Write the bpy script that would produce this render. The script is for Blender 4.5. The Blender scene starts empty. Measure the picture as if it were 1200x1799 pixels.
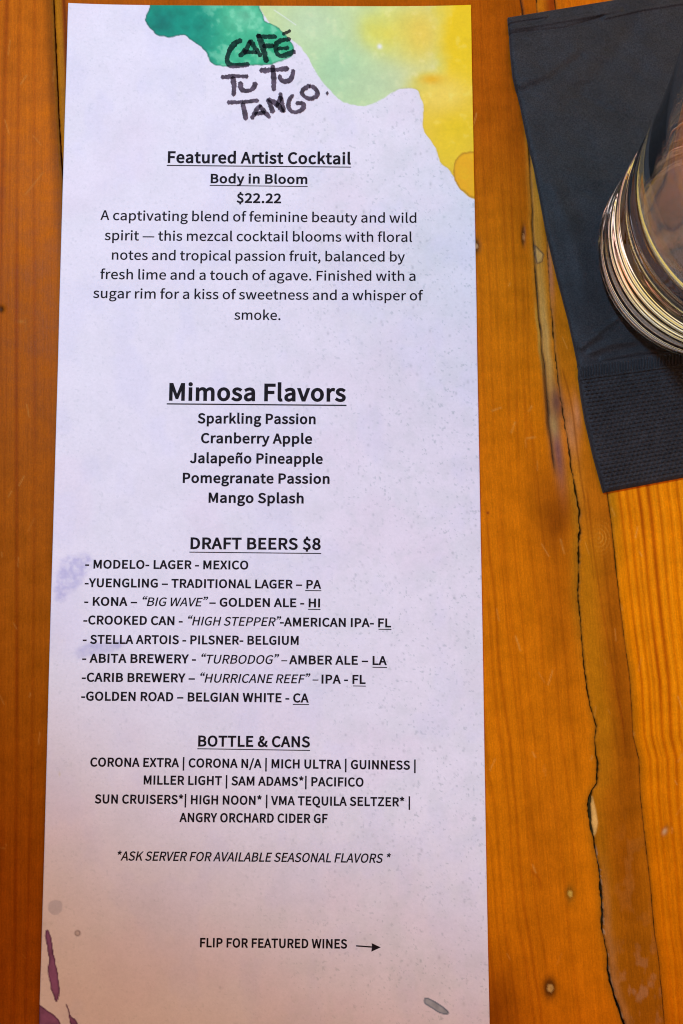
import bpy, math
import numpy as np
from mathutils import Vector

# ------------------------------------------------------------------ camera, world, lamps
SC = bpy.context.scene
COL = SC.collection
CAM_H, FPX, TILT = 0.195, 1350.0, math.radians(4.75)      # hand-held phone 19.5 cm above the table
cam = bpy.data.cameras.new('camera'); cam_o = bpy.data.objects.new('camera', cam); COL.objects.link(cam_o)
cam.sensor_fit = 'VERTICAL'; cam.sensor_height = 24.0; cam.sensor_width = 36.0; cam.lens = FPX/1799.0*24.0
cam.clip_start = 0.01; cam.clip_end = 20.0
cam_o.location = (0, 0, CAM_H); cam_o.rotation_euler = (TILT, 0, 0)
SC.camera = cam_o
SC.view_settings.view_transform = 'Standard'; SC.view_settings.look = 'None'
SC.cycles.filter_width = 1.1
SC.view_settings.exposure = 0.0; SC.view_settings.gamma = 1.0

world = bpy.data.worlds.new('World'); SC.world = world; world.use_nodes = True
wb = world.node_tree.nodes['Background']
wb.inputs[0].default_value = (1.0, 0.68, 0.45, 1); wb.inputs[1].default_value = 0.29

def aim(o, p):
    o.rotation_euler = (Vector(p) - o.location).to_track_quat('-Z', 'Y').to_euler()
def area_lamp(name, loc, to, sx, sy, power, col):
    l = bpy.data.lights.new(name, 'AREA'); l.shape = 'RECTANGLE'; l.size = sx; l.size_y = sy
    l.energy = power; l.color = col
    o = bpy.data.objects.new(name, l); COL.objects.link(o); o.location = loc; aim(o, to); return o
area_lamp('warm_ceiling_lamp', (0.30, 0.00, 0.90), (0.0, 0.02, 0), 0.50, 0.45, 1.9, (1.0, 0.30, 0.12))
area_lamp('added_pale_light', (0.62, 0.55, 0.98), (0.05, 0.08, 0), 1.00, 0.55, 1.5, (0.78, 0.92, 1.0))  # added panel, kept for pale reflections in the glass
area_lamp('added_amber_light', (0.85, 0.66, 0.48), (0.09, 0.08, 0), 1.20, 0.75, 2.4, (1.0, 0.74, 0.10))  # added low panel that puts yellow streaks into the glass
area_lamp('added_rose_light', (0.80, 0.10, 0.85), (0.09, 0.08, 0), 0.70, 0.60, 1.0, (1.0, 0.46, 0.40))  # added panel that puts pink streaks into the glass
sp = bpy.data.lights.new('added_cool_spot', 'SPOT'); sp.energy = 32; sp.color = (0.34, 0.64, 1.0)  # added spot in place of cool daylight; cone edge shades the card's bottom
sp.spot_size = math.radians(42.6); sp.spot_blend = 0.22; sp.shadow_soft_size = 0.035
spo = bpy.data.objects.new('added_cool_spot', sp); COL.objects.link(spo)
spo.location = (-0.26, 0.38, 0.84); aim(spo, (0.07, 0.25, 0))

# ------------------------------------------------------------------ helpers
ST, CT = math.sin(TILT), math.cos(TILT)
def P(px, py, z=0.0):
    """a measured point of the photograph -> its place on the table top (height z)"""
    dx, dy = np.asarray(px, float) - 600.0, np.asarray(py, float) - 899.5
    t = (CAM_H - z) / (dy*ST + FPX*CT)
    return dx*t, (-dy*CT + FPX*ST)*t
def Q(X, Y, Z=0.0):
    """table point -> measuring coordinates (inverse of P)"""
    X = np.asarray(X, float); Y = np.asarray(Y, float); Zr = Z - CAM_H
    yc = Y*CT + Zr*ST; zc = -Y*ST + Zr*CT
    return 600.0 + FPX*X/(-zc), 899.5 - FPX*yc/(-zc)
def lin(c):
    c = np.asarray(c, float)/255.0
    return np.where(c <= 0.04045, c/12.92, ((c + 0.055)/1.055)**2.4)
RNG = np.random.default_rng(7)
def vnoise(x, y, seed=0):
    """smooth value noise on arrays"""
    r = np.random.default_rng(seed).random((256, 256))
    xi = np.floor(x).astype(int); yi = np.floor(y).astype(int); fx = x - xi; fy = y - yi
    fx = fx*fx*(3 - 2*fx); fy = fy*fy*(3 - 2*fy)
    a = r[xi % 256, yi % 256]; b = r[(xi+1) % 256, yi % 256]; c = r[xi % 256, (yi+1) % 256]; d = r[(xi+1) % 256, (yi+1) % 256]
    return (a*(1-fx) + b*fx)*(1-fy) + (c*(1-fx) + d*fx)*fy
def fbm(x, y, seed=0, n=4):
    s = 0; a = 0.5; t = 0
    for k in range(n):
        s = s + a*vnoise(x*2**k + 17*k, y*2**k + 5*k, seed + k); t += a; a *= 0.5
    return s/t
def sstep(a, b, x):
    t = np.clip((x - a)/(b - a), 0, 1); return t*t*(3 - 2*t)
def seg_dist(px, py, poly, closed=False):
    """distance to a polyline and (if closed) inside test"""
    d = np.full(px.shape, 1e9); ins = np.zeros(px.shape, bool)
    n = len(poly); m = n if closed else n - 1
    for i in range(m):
        x0, y0 = poly[i]; x1, y1 = poly[(i+1) % n]
        ex, ey = x1 - x0, y1 - y0; L = ex*ex + ey*ey + 1e-12
        t = np.clip(((px - x0)*ex + (py - y0)*ey)/L, 0, 1)
        d = np.minimum(d, np.hypot(px - x0 - t*ex, py - y0 - t*ey))
        if closed and y0 != y1:
            c = (y0 > py) != (y1 > py)
            ins ^= c & (px < (x1 - x0)*(py - y0)/(y1 - y0) + x0)
    return d, ins
def smooth_poly(pts, it=2):
    p = np.array(pts, float)
    for _ in range(it):
        q = np.roll(p, -1, 0); p = np.stack([p*0.75 + q*0.25, p*0.25 + q*0.75], 1).reshape(-1, 2)
    return p

def grid_mesh(name, X, Y, Z, attrs, mat, parent, skirt=0.0, smooth=True):
    """a sheet of vertices (rows x cols) with a closed rim of depth skirt and a bottom"""
    R, C = X.shape
    V = np.stack([X, Y, Z], -1).reshape(-1, 3)
    idx = np.arange(R*C).reshape(R, C)
    a, b, c, d = idx[:-1, :-1], idx[:-1, 1:], idx[1:, 1:], idx[1:, :-1]
    F = np.stack([a, d, c, b], -1).reshape(-1, 4)
    e1 = V[F[0, 1]] - V[F[0, 0]]; e2 = V[F[0, 3]] - V[F[0, 0]]
    if (e1[0]*e2[1] - e1[1]*e2[0]) < 0: F = F[:, ::-1]
    if skirt > 0:
        rim = np.concatenate([idx[0, :-1], idx[:-1, -1], idx[-1, :0:-1], idx[:0:-1, 0]])
        n = len(rim); Vb = V[rim].copy(); Vb[:, 2] = V[rim, 2] - skirt
        o = len(V); V = np.concatenate([V, Vb]); r2 = np.roll(rim, -1); k = np.arange(n); k2 = np.roll(k, -1)
        W = np.stack([rim, r2, o + k2, o + k], -1)
        F = np.concatenate([F, W])
    me = bpy.data.meshes.new(name)
    me.vertices.add(len(V)); me.vertices.foreach_set('co', V.astype(np.float32).ravel())
    me.loops.add(F.size); me.loops.foreach_set('vertex_index', F.astype(np.int32).ravel())
    me.polygons.add(len(F)); me.polygons.foreach_set('loop_start', (np.arange(len(F))*4).astype(np.int32))
    me.update(calc_edges=True)
    if smooth:
        sm = np.zeros(len(F), bool); sm[:(R-1)*(C-1)] = True; me.polygons.foreach_set('use_smooth', sm)
    for k, arr in attrs.items():
        arr = np.asarray(arr, float)
        if arr.ndim == 3:
            full = np.zeros((len(V), 4), np.float32); full[:, 3] = 1; full[:R*C, :3] = arr.reshape(-1, 3)
            if skirt > 0: full[R*C:, :3] = arr.reshape(-1, 3)[rim]*0.35
            at = me.attributes.new(k, 'FLOAT_COLOR', 'POINT'); at.data.foreach_set('color', full.ravel())
        else:
            full = np.zeros(len(V), np.float32); full[:R*C] = arr.ravel()
            if skirt > 0: full[R*C:] = arr.ravel()[rim]
            at = me.attributes.new(k, 'FLOAT', 'POINT'); at.data.foreach_set('value', full)
    me.materials.append(mat)
    o = bpy.data.objects.new(name, me); COL.objects.link(o)
    if parent: o.parent = parent
    return o
def empty(name, loc, label, cat):
    o = bpy.data.objects.new(name, None); COL.objects.link(o); o.location = loc; o.empty_display_size = 0.02
    o['label'] = label; o['category'] = cat; return o

class Mat:
    def __init__(s, name):
        s.m = bpy.data.materials.new(name); s.m.use_nodes = True; s.t = s.m.node_tree
        s.b = s.t.nodes['Principled BSDF']; s.out = s.t.nodes['Material Output']
    def n(s, kind, **kw):
        x = s.t.nodes.new('ShaderNode' + kind)
        for k, v in kw.items():
            if k in x.inputs.keys(): x.inputs[k].default_value = v
            else: setattr(x, k, v)
        return x
    def l(s, a, b): s.t.links.new(a, b)
    def math(s, op, a, b=None, c=None):
        x = s.n('Math', operation=op)
        for i, v in enumerate((a, b, c)):
            if v is None: continue
            if isinstance(v, (int, float)): x.inputs[i].default_value = v
            else: s.l(v, x.inputs[i])
        return x.outputs[0]
    def noise(s, vec, scale, detail=3, rough=0.55):
        x = s.n('TexNoise'); x.inputs['Scale'].default_value = scale; x.inputs['Detail'].default_value = detail
        x.inputs['Roughness'].default_value = rough; s.l(vec, x.inputs['Vector']); return x.outputs['Fac']
    def remap(s, v, a, b, c, d):
        x = s.n('MapRange'); s.l(v, x.inputs[0])
        for i, q in enumerate((a, b, c, d)): x.inputs[i+1].default_value = q
        return x.outputs[0]
    def scale_col(s, col, fac):
        x = s.n('VectorMath', operation='SCALE'); s.l(col, x.inputs[0]); s.l(fac, x.inputs['Scale']); return x.outputs[0]
    def bump(s, h, dist, strength=1.0):
        x = s.n('Bump'); x.inputs['Distance'].default_value = dist; x.inputs['Strength'].default_value = strength
        s.l(h, x.inputs['Height']); s.l(x.outputs[0], s.b.inputs['Normal'])
    def attr(s, name):
        return s.n('Attribute', attribute_name=name)

# ------------------------------------------------------------------ materials
# varnished wood: plank colour from the plank's own attribute, fine pores and streaks from noise along the grain
W = Mat('varnished_wood')
tc = W.n('TexCoord'); ga = W.attr('grain_coordinate'); wa = W.attr('wood_colour')
sep = W.n('SeparateXYZ'); W.l(tc.outputs['Object'], sep.inputs[0])
cx = W.n('CombineXYZ'); W.l(W.math('MULTIPLY', ga.outputs['Fac'], 1.0), cx.inputs[0])
W.l(W.math('MULTIPLY', sep.outputs['Y'], 22.0), cx.inputs[1])
streak = W.noise(cx.outputs[0], 1.6, 5, 0.6)
cx2 = W.n('CombineXYZ'); W.l(ga.outputs['Fac'], cx2.inputs[0]); W.l(W.math('MULTIPLY', sep.outputs['Y'], 160.0), cx2.inputs[1])
pore = W.noise(cx2.outputs[0], 3.2, 3, 0.7)
sc3 = W.n('VectorMath', operation='SCALE'); W.l(tc.outputs['Object'], sc3.inputs[0]); sc3.inputs['Scale'].default_value = 1000.0
blot = W.noise(sc3.outputs[0], 0.16, 4, 0.6)
fine = W.noise(sc3.outputs[0], 2.2, 2, 0.6)
f = W.math('MULTIPLY', W.remap(streak, 0.25, 0.75, 0.86, 1.14), W.remap(pore, 0.25, 0.75, 0.84, 1.16))
f = W.math('MULTIPLY', f, W.remap(blot, 0.25, 0.75, 0.84, 1.16))
f = W.math('MULTIPLY', f, W.remap(fine, 0.25, 0.75, 0.89, 1.11))
W.l(W.scale_col(wa.outputs['Color'], f), W.b.inputs['Base Color'])
W.b.inputs['Specular IOR Level'].default_value = 0.035
W.l(W.remap(blot, 0.3, 0.7, 0.34, 0.52), W.b.inputs['Roughness'])
W.bump(W.math('ADD', streak, W.math('MULTIPLY', fine, 0.6)), 0.00005, 0.6)

# cardstock: printed washes from the sheet's attribute, paper tooth from noise
MP = Mat('printed_cardstock')
tc = MP.n('TexCoord'); pa = MP.attr('print_colour')
s1 = MP.n('VectorMath', operation='SCALE'); MP.l(tc.outputs['Object'], s1.inputs[0]); s1.inputs['Scale'].default_value = 1000.0
n1 = MP.noise(s1.outputs[0], 0.09, 4, 0.6); n2 = MP.noise(s1.outputs[0], 1.3, 3, 0.65); n3 = MP.noise(s1.outputs[0], 0.35, 4, 0.7)
f = MP.math('MULTIPLY', MP.remap(n1, 0.3, 0.7, 0.965, 1.03), MP.remap(n2, 0.25, 0.75, 0.955, 1.045))
f = MP.math('MULTIPLY', f, MP.remap(n3, 0.62, 0.78, 1.0, 0.95))
MP.l(MP.scale_col(pa.outputs['Color'], f), MP.b.inputs['Base Color'])
MP.b.inputs['Roughness'].default_value = 0.62; MP.b.inputs['Specular IOR Level'].default_value = 0.25
MP.bump(n2, 0.00006, 0.35)

MI = Mat('black_toner_ink')
tc = MI.n('TexCoord'); s1 = MI.n('VectorMath', operation='SCALE'); MI.l(tc.outputs['Object'], s1.inputs[0]); s1.inputs['Scale'].default_value = 1000.0
n1 = MI.noise(s1.outputs[0], 1.5, 2)
c = MI.n('CombineColor'); MI.l(MI.remap(n1, 0.3, 0.7, 0.006, 0.016), c.inputs[0]); MI.l(MI.remap(n1, 0.3, 0.7, 0.004, 0.011), c.inputs[1]); MI.l(MI.remap(n1, 0.3, 0.7, 0.005, 0.014), c.inputs[2])
MI.l(c.outputs[0], MI.b.inputs['Base Color']); MI.b.inputs['Roughness'].default_value = 0.6; MI.b.inputs['Specular IOR Level'].default_value = 0.08

# brush ink: lets the wash beneath tint it
MB = Mat('translucent_brush_ink')
tc = MB.n('TexCoord'); s1 = MB.n('VectorMath', operation='SCALE'); MB.l(tc.outputs['Object'], s1.inputs[0]); s1.inputs['Scale'].default_value = 1000.0
n1 = MB.noise(s1.outputs[0], 0.7, 4, 0.7)
tr = MB.n('BsdfTransparent'); cc = MB.n('CombineColor')
MB.l(MB.remap(n1, 0.3, 0.7, 0.24, 0.50), cc.inputs[0]); MB.l(MB.remap(n1, 0.3, 0.7, 0.22, 0.44), cc.inputs[1]); MB.l(MB.remap(n1, 0.3, 0.7, 0.24, 0.50), cc.inputs[2])
MB.l(cc.outputs[0], tr.inputs[0]); mx = MB.n('MixShader'); mx.inputs[0].default_value = 0.08
MB.b.inputs['Base Color'].default_value = (0.02, 0.02, 0.025, 1); MB.b.inputs['Roughness'].default_value = 0.6
MB.l(tr.outputs[0], mx.inputs[1]); MB.l(MB.b.outputs[0], mx.inputs[2]); MB.l(mx.outputs[0], MB.out.inputs['Surface'])

# napkin tissue
MN = Mat('black_paper_napkin')
tc = MN.n('TexCoord'); s1 = MN.n('VectorMath', operation='SCALE'); MN.l(tc.outputs['Object'], s1.inputs[0]); s1.inputs['Scale'].default_value = 1000.0
n1 = MN.noise(s1.outputs[0], 0.12, 3); n2 = MN.noise(s1.outputs[0], 2.6, 3, 0.7); n3 = MN.noise(s1.outputs[0], 0.7, 3)
v = MN.math('MULTIPLY', MN.remap(n1, 0.3, 0.7, 0.8, 1.2), MN.remap(n2, 0.3, 0.7, 0.45, 1.6))
rgb = MN.n('RGB'); rgb.outputs[0].default_value = (0.0255, 0.0235, 0.0245, 1)
MN.l(MN.scale_col(rgb.outputs[0], v), MN.b.inputs['Base Color'])
MN.b.inputs['Roughness'].default_value = 0.6; MN.b.inputs['Specular IOR Level'].default_value = 0.16
MN.b.inputs['Sheen Weight'].default_value = 0.08; MN.b.inputs['Sheen Roughness'].default_value = 0.4
MN.bump(MN.math('ADD', n2, n3), 0.00012, 0.5)

MG = Mat('clear_glass')
MG.b.inputs['Base Color'].default_value = (1, 1, 1, 1); MG.b.inputs['Roughness'].default_value = 0.0
MG.b.inputs['IOR'].default_value = 1.52; MG.b.inputs['Transmission Weight'].default_value = 1.0
MU = Mat('dark_gap_blocker'); 
tc = MU.n('TexCoord'); n1 = MU.noise(tc.outputs['Object'], 60, 3)
c = MU.n('CombineColor'); MU.l(MU.remap(n1, 0.3, 0.7, 0.01, 0.03), c.inputs[0]); MU.l(MU.remap(n1, 0.3, 0.7, 0.008, 0.02), c.inputs[1]); MU.l(MU.remap(n1, 0.3, 0.7, 0.006, 0.014), c.inputs[2])
MU.l(c.outputs[0], MU.b.inputs['Base Color'])

# ------------------------------------------------------------------ the table: planks with real gaps
J1 = [(60,-700),(90,-60),(94,0),(95,20),(97.7,80),(100,133),(103,200),(108,283),(112,333),(113.5,393),(125,560),(150,900),(185,1500),(205,1860),(240,2500)]
J2A = [(885,-700),(912,-40),(915,0),(918,18),(924,120),(928,230),(930,265),(932,320),(936,372),(935,392),(938,433),(941,480),(945,530),(947,560),(951,583),(952,615),(957,640),(959,668),(961,690),(964,727),(964,742),(968,770),(971,800),(977,842)]   # the check that runs out in the middle of the table
J2 = [(925,-700),(945,100),(955,300),(962,440),(966,520),(972,585),(978,643),(984,690),(990,730),(998,775),(1003,817),(1007,840),(1013,873),(1018,895),(1017,912),(1019,930),(1016,957),(1017,1000),(1016,1040),(1018,1075),(1021,1105),(1023,1135),(1027,1175),(1030,1200),(1037,1240),(1048,1277),(1045,1300),(1048,1327),(1050.5,1343),(1049,1376),(1040,1388),(1034,1413),(1039,1453),(1046.5,1496),(1053,1526),(1056,1566),(1058,1613),(1060,1643),(1067,1676),(1068,1706),(1078,1746),(1088,1773),(1096,1799),(1112,1850),(1260,2500)]
J3 = [(920,-700),(965,-100),(985,100),(1010,350),(1040,620),(1062,820),(1067,865),(1073,905),(1078,950),(1084,1010),(1092,1080),(1100,1140),(1108,1200),(1113,1293),(1123,1333),(1126,1400),(1133,1466),(1143,1553),(1151,1643),(1158,1683),(1168,1799),(1180,1870),(1290,2500)]
def joint(J, extra=0.0):
    X, Y = P([p[0] for p in J], [p[1] for p in J]); o = np.argsort(Y)
    return lambda y: np.interp(y, Y[o], X[o])
j1, j2, j3 = joint(J1), joint(J2), joint(J3)
GW = [(-700,.05),(560,.05),(640,.08),(760,.10),(800,.14),(830,.26),(900,.20),(935,.36),(960,.22),(1100,.16),(1175,.34),(1200,.14),(1330,.18),(1375,.22),(1395,.70),(1430,.9),(1455,.55),(1480,.24),(1520,.26),(1570,.50),(1600,.48),(1640,.22),(1700,.32),(1750,.36),(1780,.6),(1850,.4),(2500,.3)]
rows = np.unique(np.concatenate([np.linspace(-0.34, -0.118, 40), np.arange(-0.118, 0.163, 0.0003), np.linspace(0.163, 0.42, 46)]))
RY = Q(0*rows, rows)[1]                         # where each row lies along the measured lists
g2 = np.interp(RY, [g[0] for g in GW], [g[1] for g in GW])*0.001
jit = lambda k, a: (vnoise(rows*1400, rows*0 + 3.1, k) - .5)*a + (vnoise(rows*500, rows*0 + 1.7, k+9) - .5)*a*1.5
g1 = 0.00018 + 0*rows
g3 = np.interp(RY, [-700,860,1000,1060,1250,1799,2500], [.12,.12,.16,.04,.03,.05,.1])*0.001
E1 = (j1(rows) - g1 + jit(1,.00008), j1(rows) + g1 + jit(2,.00008))
E2 = (j2(rows) - g2*.5 + jit(3,.00024), j2(rows) + g2*.5 + jit(4,.00024))
E3 = (j3(rows) - g3*.5 + jit(5,.00008), j3(rows) + g3*.5 + jit(6,.00008))

def blend(col, target, w):
    return col*(1 - w[..., None]) + lin(target)*w[..., None]
def blob(px, py, cx, cy, rx, ry, slant=0.0):
    u = (px - cx - slant*(py - cy))/rx; v = (py - cy)/ry
    return np.exp(-(u*u + v*v))
def line_w(px, py, pts, width, fade=0.0):
    """soft vertical line through points (x at y), as weight"""
    ys = np.array([p[1] for p in pts], float); xs = np.array([p[0] for p in pts], float)
    x = np.interp(py, ys, xs); w = np.exp(-((px - x)/width)**2)
    f = max(fade, 1e-3); return w*sstep(ys[0] - 1e-3, ys[0] + f, py)*(1 - sstep(ys[-1] - f, ys[-1] + 1e-3, py))
WOODK = np.array([1.0, 1.0, 1.0])

def wood_left(px, py):
    col = np.ones(px.shape + (3,))*lin((190, 98, 6))
    x1 = np.interp(py, [p[1] for p in J1], [p[0] for p in J1]); e = x1 - px
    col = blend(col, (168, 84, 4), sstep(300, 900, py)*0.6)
    for k, (x, wd, s) in enumerate([(12,5,.5),(40,3.5,.55),(66,3,.35),(-14,4,.5),(-40,6,.5),(-75,4,.4),(24,2,.25),(-120,9,.5),(-160,5,.4)]):
        xl = x - 6*np.sin(py/420. + k) - py*0.012
        col = blend(col, (138, 52, 0), s*np.exp(-((px - xl)/wd)**2)*(0.45 + 0.9*vnoise(py/170., px*0 + k, 31)))
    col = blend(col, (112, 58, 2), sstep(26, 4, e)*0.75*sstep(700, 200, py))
    col = blend(col, (150, 96, 20), np.exp(-((e - 2)/3.0)**2)*.5)
    col = blend(col, (205, 140, 60), np.clip(line_w(px, py, [(78, 300), (42, 345)], 1.5, 5), 0, 1)*.35)
    col = blend(col, (205, 140, 60), line_w(px, py, [(48, 130), (35, 150)], 1.2, 3)*.5)
    col = blend(col, (205, 140, 60), blob(px, py, 37, 565, 5, 3)*.4)
    col = scratches(col, px, py)
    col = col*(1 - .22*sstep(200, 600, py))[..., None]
    k = blob(px, py, 2, 543, 5, 6); col = blend(col, (40, 25, 10), np.clip(k*1.4, 0, 1)*.8)
    return col, -2.5*k*1e-4, px*0.15
HAIR = np.random.default_rng(12)
HAIRS = [(HAIR.uniform(0, 1200), HAIR.uniform(0, 1799), HAIR.uniform(6, 26), HAIR.normal(1.5, .35), HAIR.uniform(.1, .38)) for _ in range(150)]
def scratches(col, px, py):
    for x, y, L, a, s in HAIRS:
        if 118 < x < 832: continue
        m = (np.abs(px - x) < 30) & (np.abs(py - y) < 30)
        if not m.any(): continue
        d, _ = seg_dist(px[m], py[m], [(x - L/2*math.cos(a), y - L/2*math.sin(a)), (x + L/2*math.cos(a), y + L/2*math.sin(a))])
        k = np.exp(-(d/1.0)**2)*s; col[m] = col[m]*(1 - k[:, None]) + lin((236, 172, 80))*k[:, None]
    return col
def sapwood(col, px, py):
    """weathered pale zone between the two cracks, running out below"""
    xa = np.interp(py, [p[1] for p in J2A], [p[0] for p in J2A]); D = px - xa
    m = sstep(880, 700, py)*sstep(60, 250, py)
    col = blend(col, (182, 122, 36), np.exp(-((D - 8)/13.)**2)*m*.95*(D > -4) + np.exp(-((D + 2)/5.)**2)*m*.5*(D <= -4))
    col = blend(col, (204, 156, 84), np.exp(-((D - 8)/6.)**2)*blob(px, py, 958, 600, 60, 120)*.7)
    col = blend(col, (190, 150, 60), np.exp(-((D + 4)/2.5)**2)*sstep(520, 560, py)*sstep(670, 640, py)*.6)
    col = blend(col, (190, 112, 70), blob(px, py, 968, 480, 4, 48, .07)*.8)
    col = blend(col, (106, 68, 60), blob(px, py, 978, 706, 12, 30, .1)*.85)
    col = blend(col, (116, 76, 76), blob(px, py, 980, 790, 9, 60, .12)*.85)
    col = blend(col, (172, 138, 80), blob(px, py, 973, 748, 7, 20, .1)*.8)
    col = blend(col, (198, 140, 96), blob(px, py, 1004, 760, 9, 40, .12)*.5)
    col = blend(col, (200, 132, 86), blob(px, py, 1014, 728, 6, 30, .12)*.6)
    col = blend(col, (196, 128, 30), blob(px, py, 1015, 850, 12, 60, .1)*.5)
    return col
def wood_centre(px, py):
    x1 = np.interp(py, [p[1] for p in J1], [p[0] for p in J1]); x2 = np.interp(py, [p[1] for p in J2], [p[0] for p in J2])
    col = np.ones(px.shape + (3,))*lin((208, 114, 4))
    col = blend(col, (172, 84, 2), sstep(560, 150, py))
    col = blend(col, (208, 114, 2), blob(px, py, 895, 850, 60, 330)*.8)
    L = px - x1                                            # strip of sapwood right of the left joint
    col = blend(col, (176, 112, 12), sstep(0, 3, L)*(1 - sstep(12, 18, L))*.8*(px < 400))
    col = blend(col, (120, 50, 2), np.exp(-((L - 18)/4.)**2)*(px < 400))
    # right of centre: slanting grain
    s = px - 0.105*(py - 900)
    wob = 5*(fbm(px/60., py/260., 11, 3) - .5)*4
    for k, (x, wd, w, y0, y1) in enumerate([(852,2.6,.5,860,1900),(873,2.2,.35,880,1750),(882,5,.28,840,1600),(900,2,.3,900,1500),(925,3,.25,900,1900),(948,2.5,.3,700,1600),(840,3,.35,1000,1900),(815,3,.3,1100,1900),(965,3,.35,850,1400),(780,3.5,.35,1200,1900),(800,2,.3,1200,1900)]):
        xl = x + wob
        col = blend(col, (146, 62, 0), w*np.exp(-((s - xl)/wd)**2)*sstep(y0, y0+80, py)*(1-sstep(y1-80, y1, py)))
    t = px - 0.03*(py - 500)
    for k, (x, wd, w) in enumerate([(842,3,.3),(858,2.5,.28),(871,3,.22),(889,3.5,.3),(904,2.5,.34),(918,3,.3),(926,2.,.3),(833,2,.25)]):
        col = blend(col, (140, 58, 0), w*np.exp(-((t - x - wob*.6)/wd)**2)*sstep(900, 700, py)*(.4 + vnoise(py/90., px*0 + k, 5)))
    D = x2 - px
    # darker heartwood zone beside the crack
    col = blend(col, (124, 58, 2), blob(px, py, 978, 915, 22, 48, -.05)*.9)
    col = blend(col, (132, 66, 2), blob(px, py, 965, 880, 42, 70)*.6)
    col = blend(col, (150, 76, 2), blob(px, py, 985, 1060, 36, 190, .05)*.55)
    col = blend(col, (140, 66, 0), blob(px, py, 905, 120, 26, 330, .05)*.7)
    col = blend(col, (150, 104, 16), np.exp(-(D/13.)**2)*sstep(1250, 1000, py)*.75*sstep(780, 860, py))
    col = blend(col, (146, 92, 12), np.exp(-(D/9.)**2)*sstep(1150, 1300, py)*.6)
    col = blend(col, (164, 82, 6), blob(px, py, 960, 1500, 50, 200)*.35)
    col = blend(col, (128, 56, 0), sstep(1640, 1860, py)*sstep(960, 840, px)*.8)
    col = blend(col, (120, 52, 2), blob(px, py, 875, 1760, 40, 80)*.5)
    z = 0*px
    # resin pits and nicks
    def pit(cx, cy, rx, ry, dark, light, off=3):
        nonlocal col, z
        k = np.clip(blob(px, py, cx, cy, rx*1.5, ry*1.6)*1.6, 0, 1); col = blend(col, dark, k*.85)
        k2 = np.clip(blob(px, py, cx + off*.4, cy + off*.3, rx*.75, ry*.6)*1.7, 0, 1); k2 = k2*(k2 > .45)
        col = blend(col, light, k2*(.7 + .5*vnoise(px/2., py/2., 3))*.9); z = z - k*2e-4
    pit(966, 1736, 7, 11, (70, 36, 8), (206, 160, 86))
    pit(1001, 1570, 5, 9, (140, 84, 10), (206, 164, 70))
    pit(836, 432, 5, 8, (90, 52, 14), (206, 160, 110), 0)
    pit(919, 414, 2.2, 11, (62, 32, 10), (170, 110, 60), 3)
    for (a, b) in [((985,948),(991,972)),((906,1118),(914,1142)),((936,1520),(941,1533)),((898,760),(905,742)),((864,722),(880,716)),((926,770),(940,768)),((929,722),(934,714)),((936,1322),(940,1330))]:
        d, _ = seg_dist(px, py, [a, b]); k = np.exp(-(d/1.5)**2)*(.3 + .9*vnoise(px/3., py/3., 9)); col = blend(col, (222, 160, 70), np.clip(k, 0, 1)*.45)
    k = blob(px, py, 857, 901, 2.2, 2.6); col = blend(col, (110, 30, 10), k)
    col = sapwood(col, px, py)
    xa = np.interp(py, [p[1] for p in J2A], [p[0] for p in J2A]); D = px - xa
    on = sstep(846, 800, py); broken = .55 + .6*vnoise(py/23., px*0, 19)
    k = np.clip(np.exp(-(D/1.7)**2)*broken*1.3, 0, 1)*on; col = blend(col, (30, 20, 12), k*.95); z = z - k*4e-4
    k = np.exp(-((D + 3.5)/2.0)**2)*sstep(600, 650, py)*sstep(790, 740, py); col = blend(col, (70, 44, 28), k*.75)
    k = np.exp(-((D + 1)/3.2)**2)*sstep(560, 720, py)*on; col = blend(col, (84, 52, 30), k*.5)
    col = scratches(col, px, py)
    d, _ = seg_dist(px, py, [(934,1530),(948,1545),(950,1560)]); col = blend(col, (150, 62, 4), np.exp(-(d/2.5)**2)*.35)
    d, ins = seg_dist(px, py, [(940,431),(955,447),(952,459),(944,463),(941,450)], True)
    col = blend(col, (206, 158, 90), ins*.7); col = blend(col, (74, 50, 40), np.exp(-(d/1.5)**2)*.8)
    return col, z, (px - 0.075*(py - 900))*0.15
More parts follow.
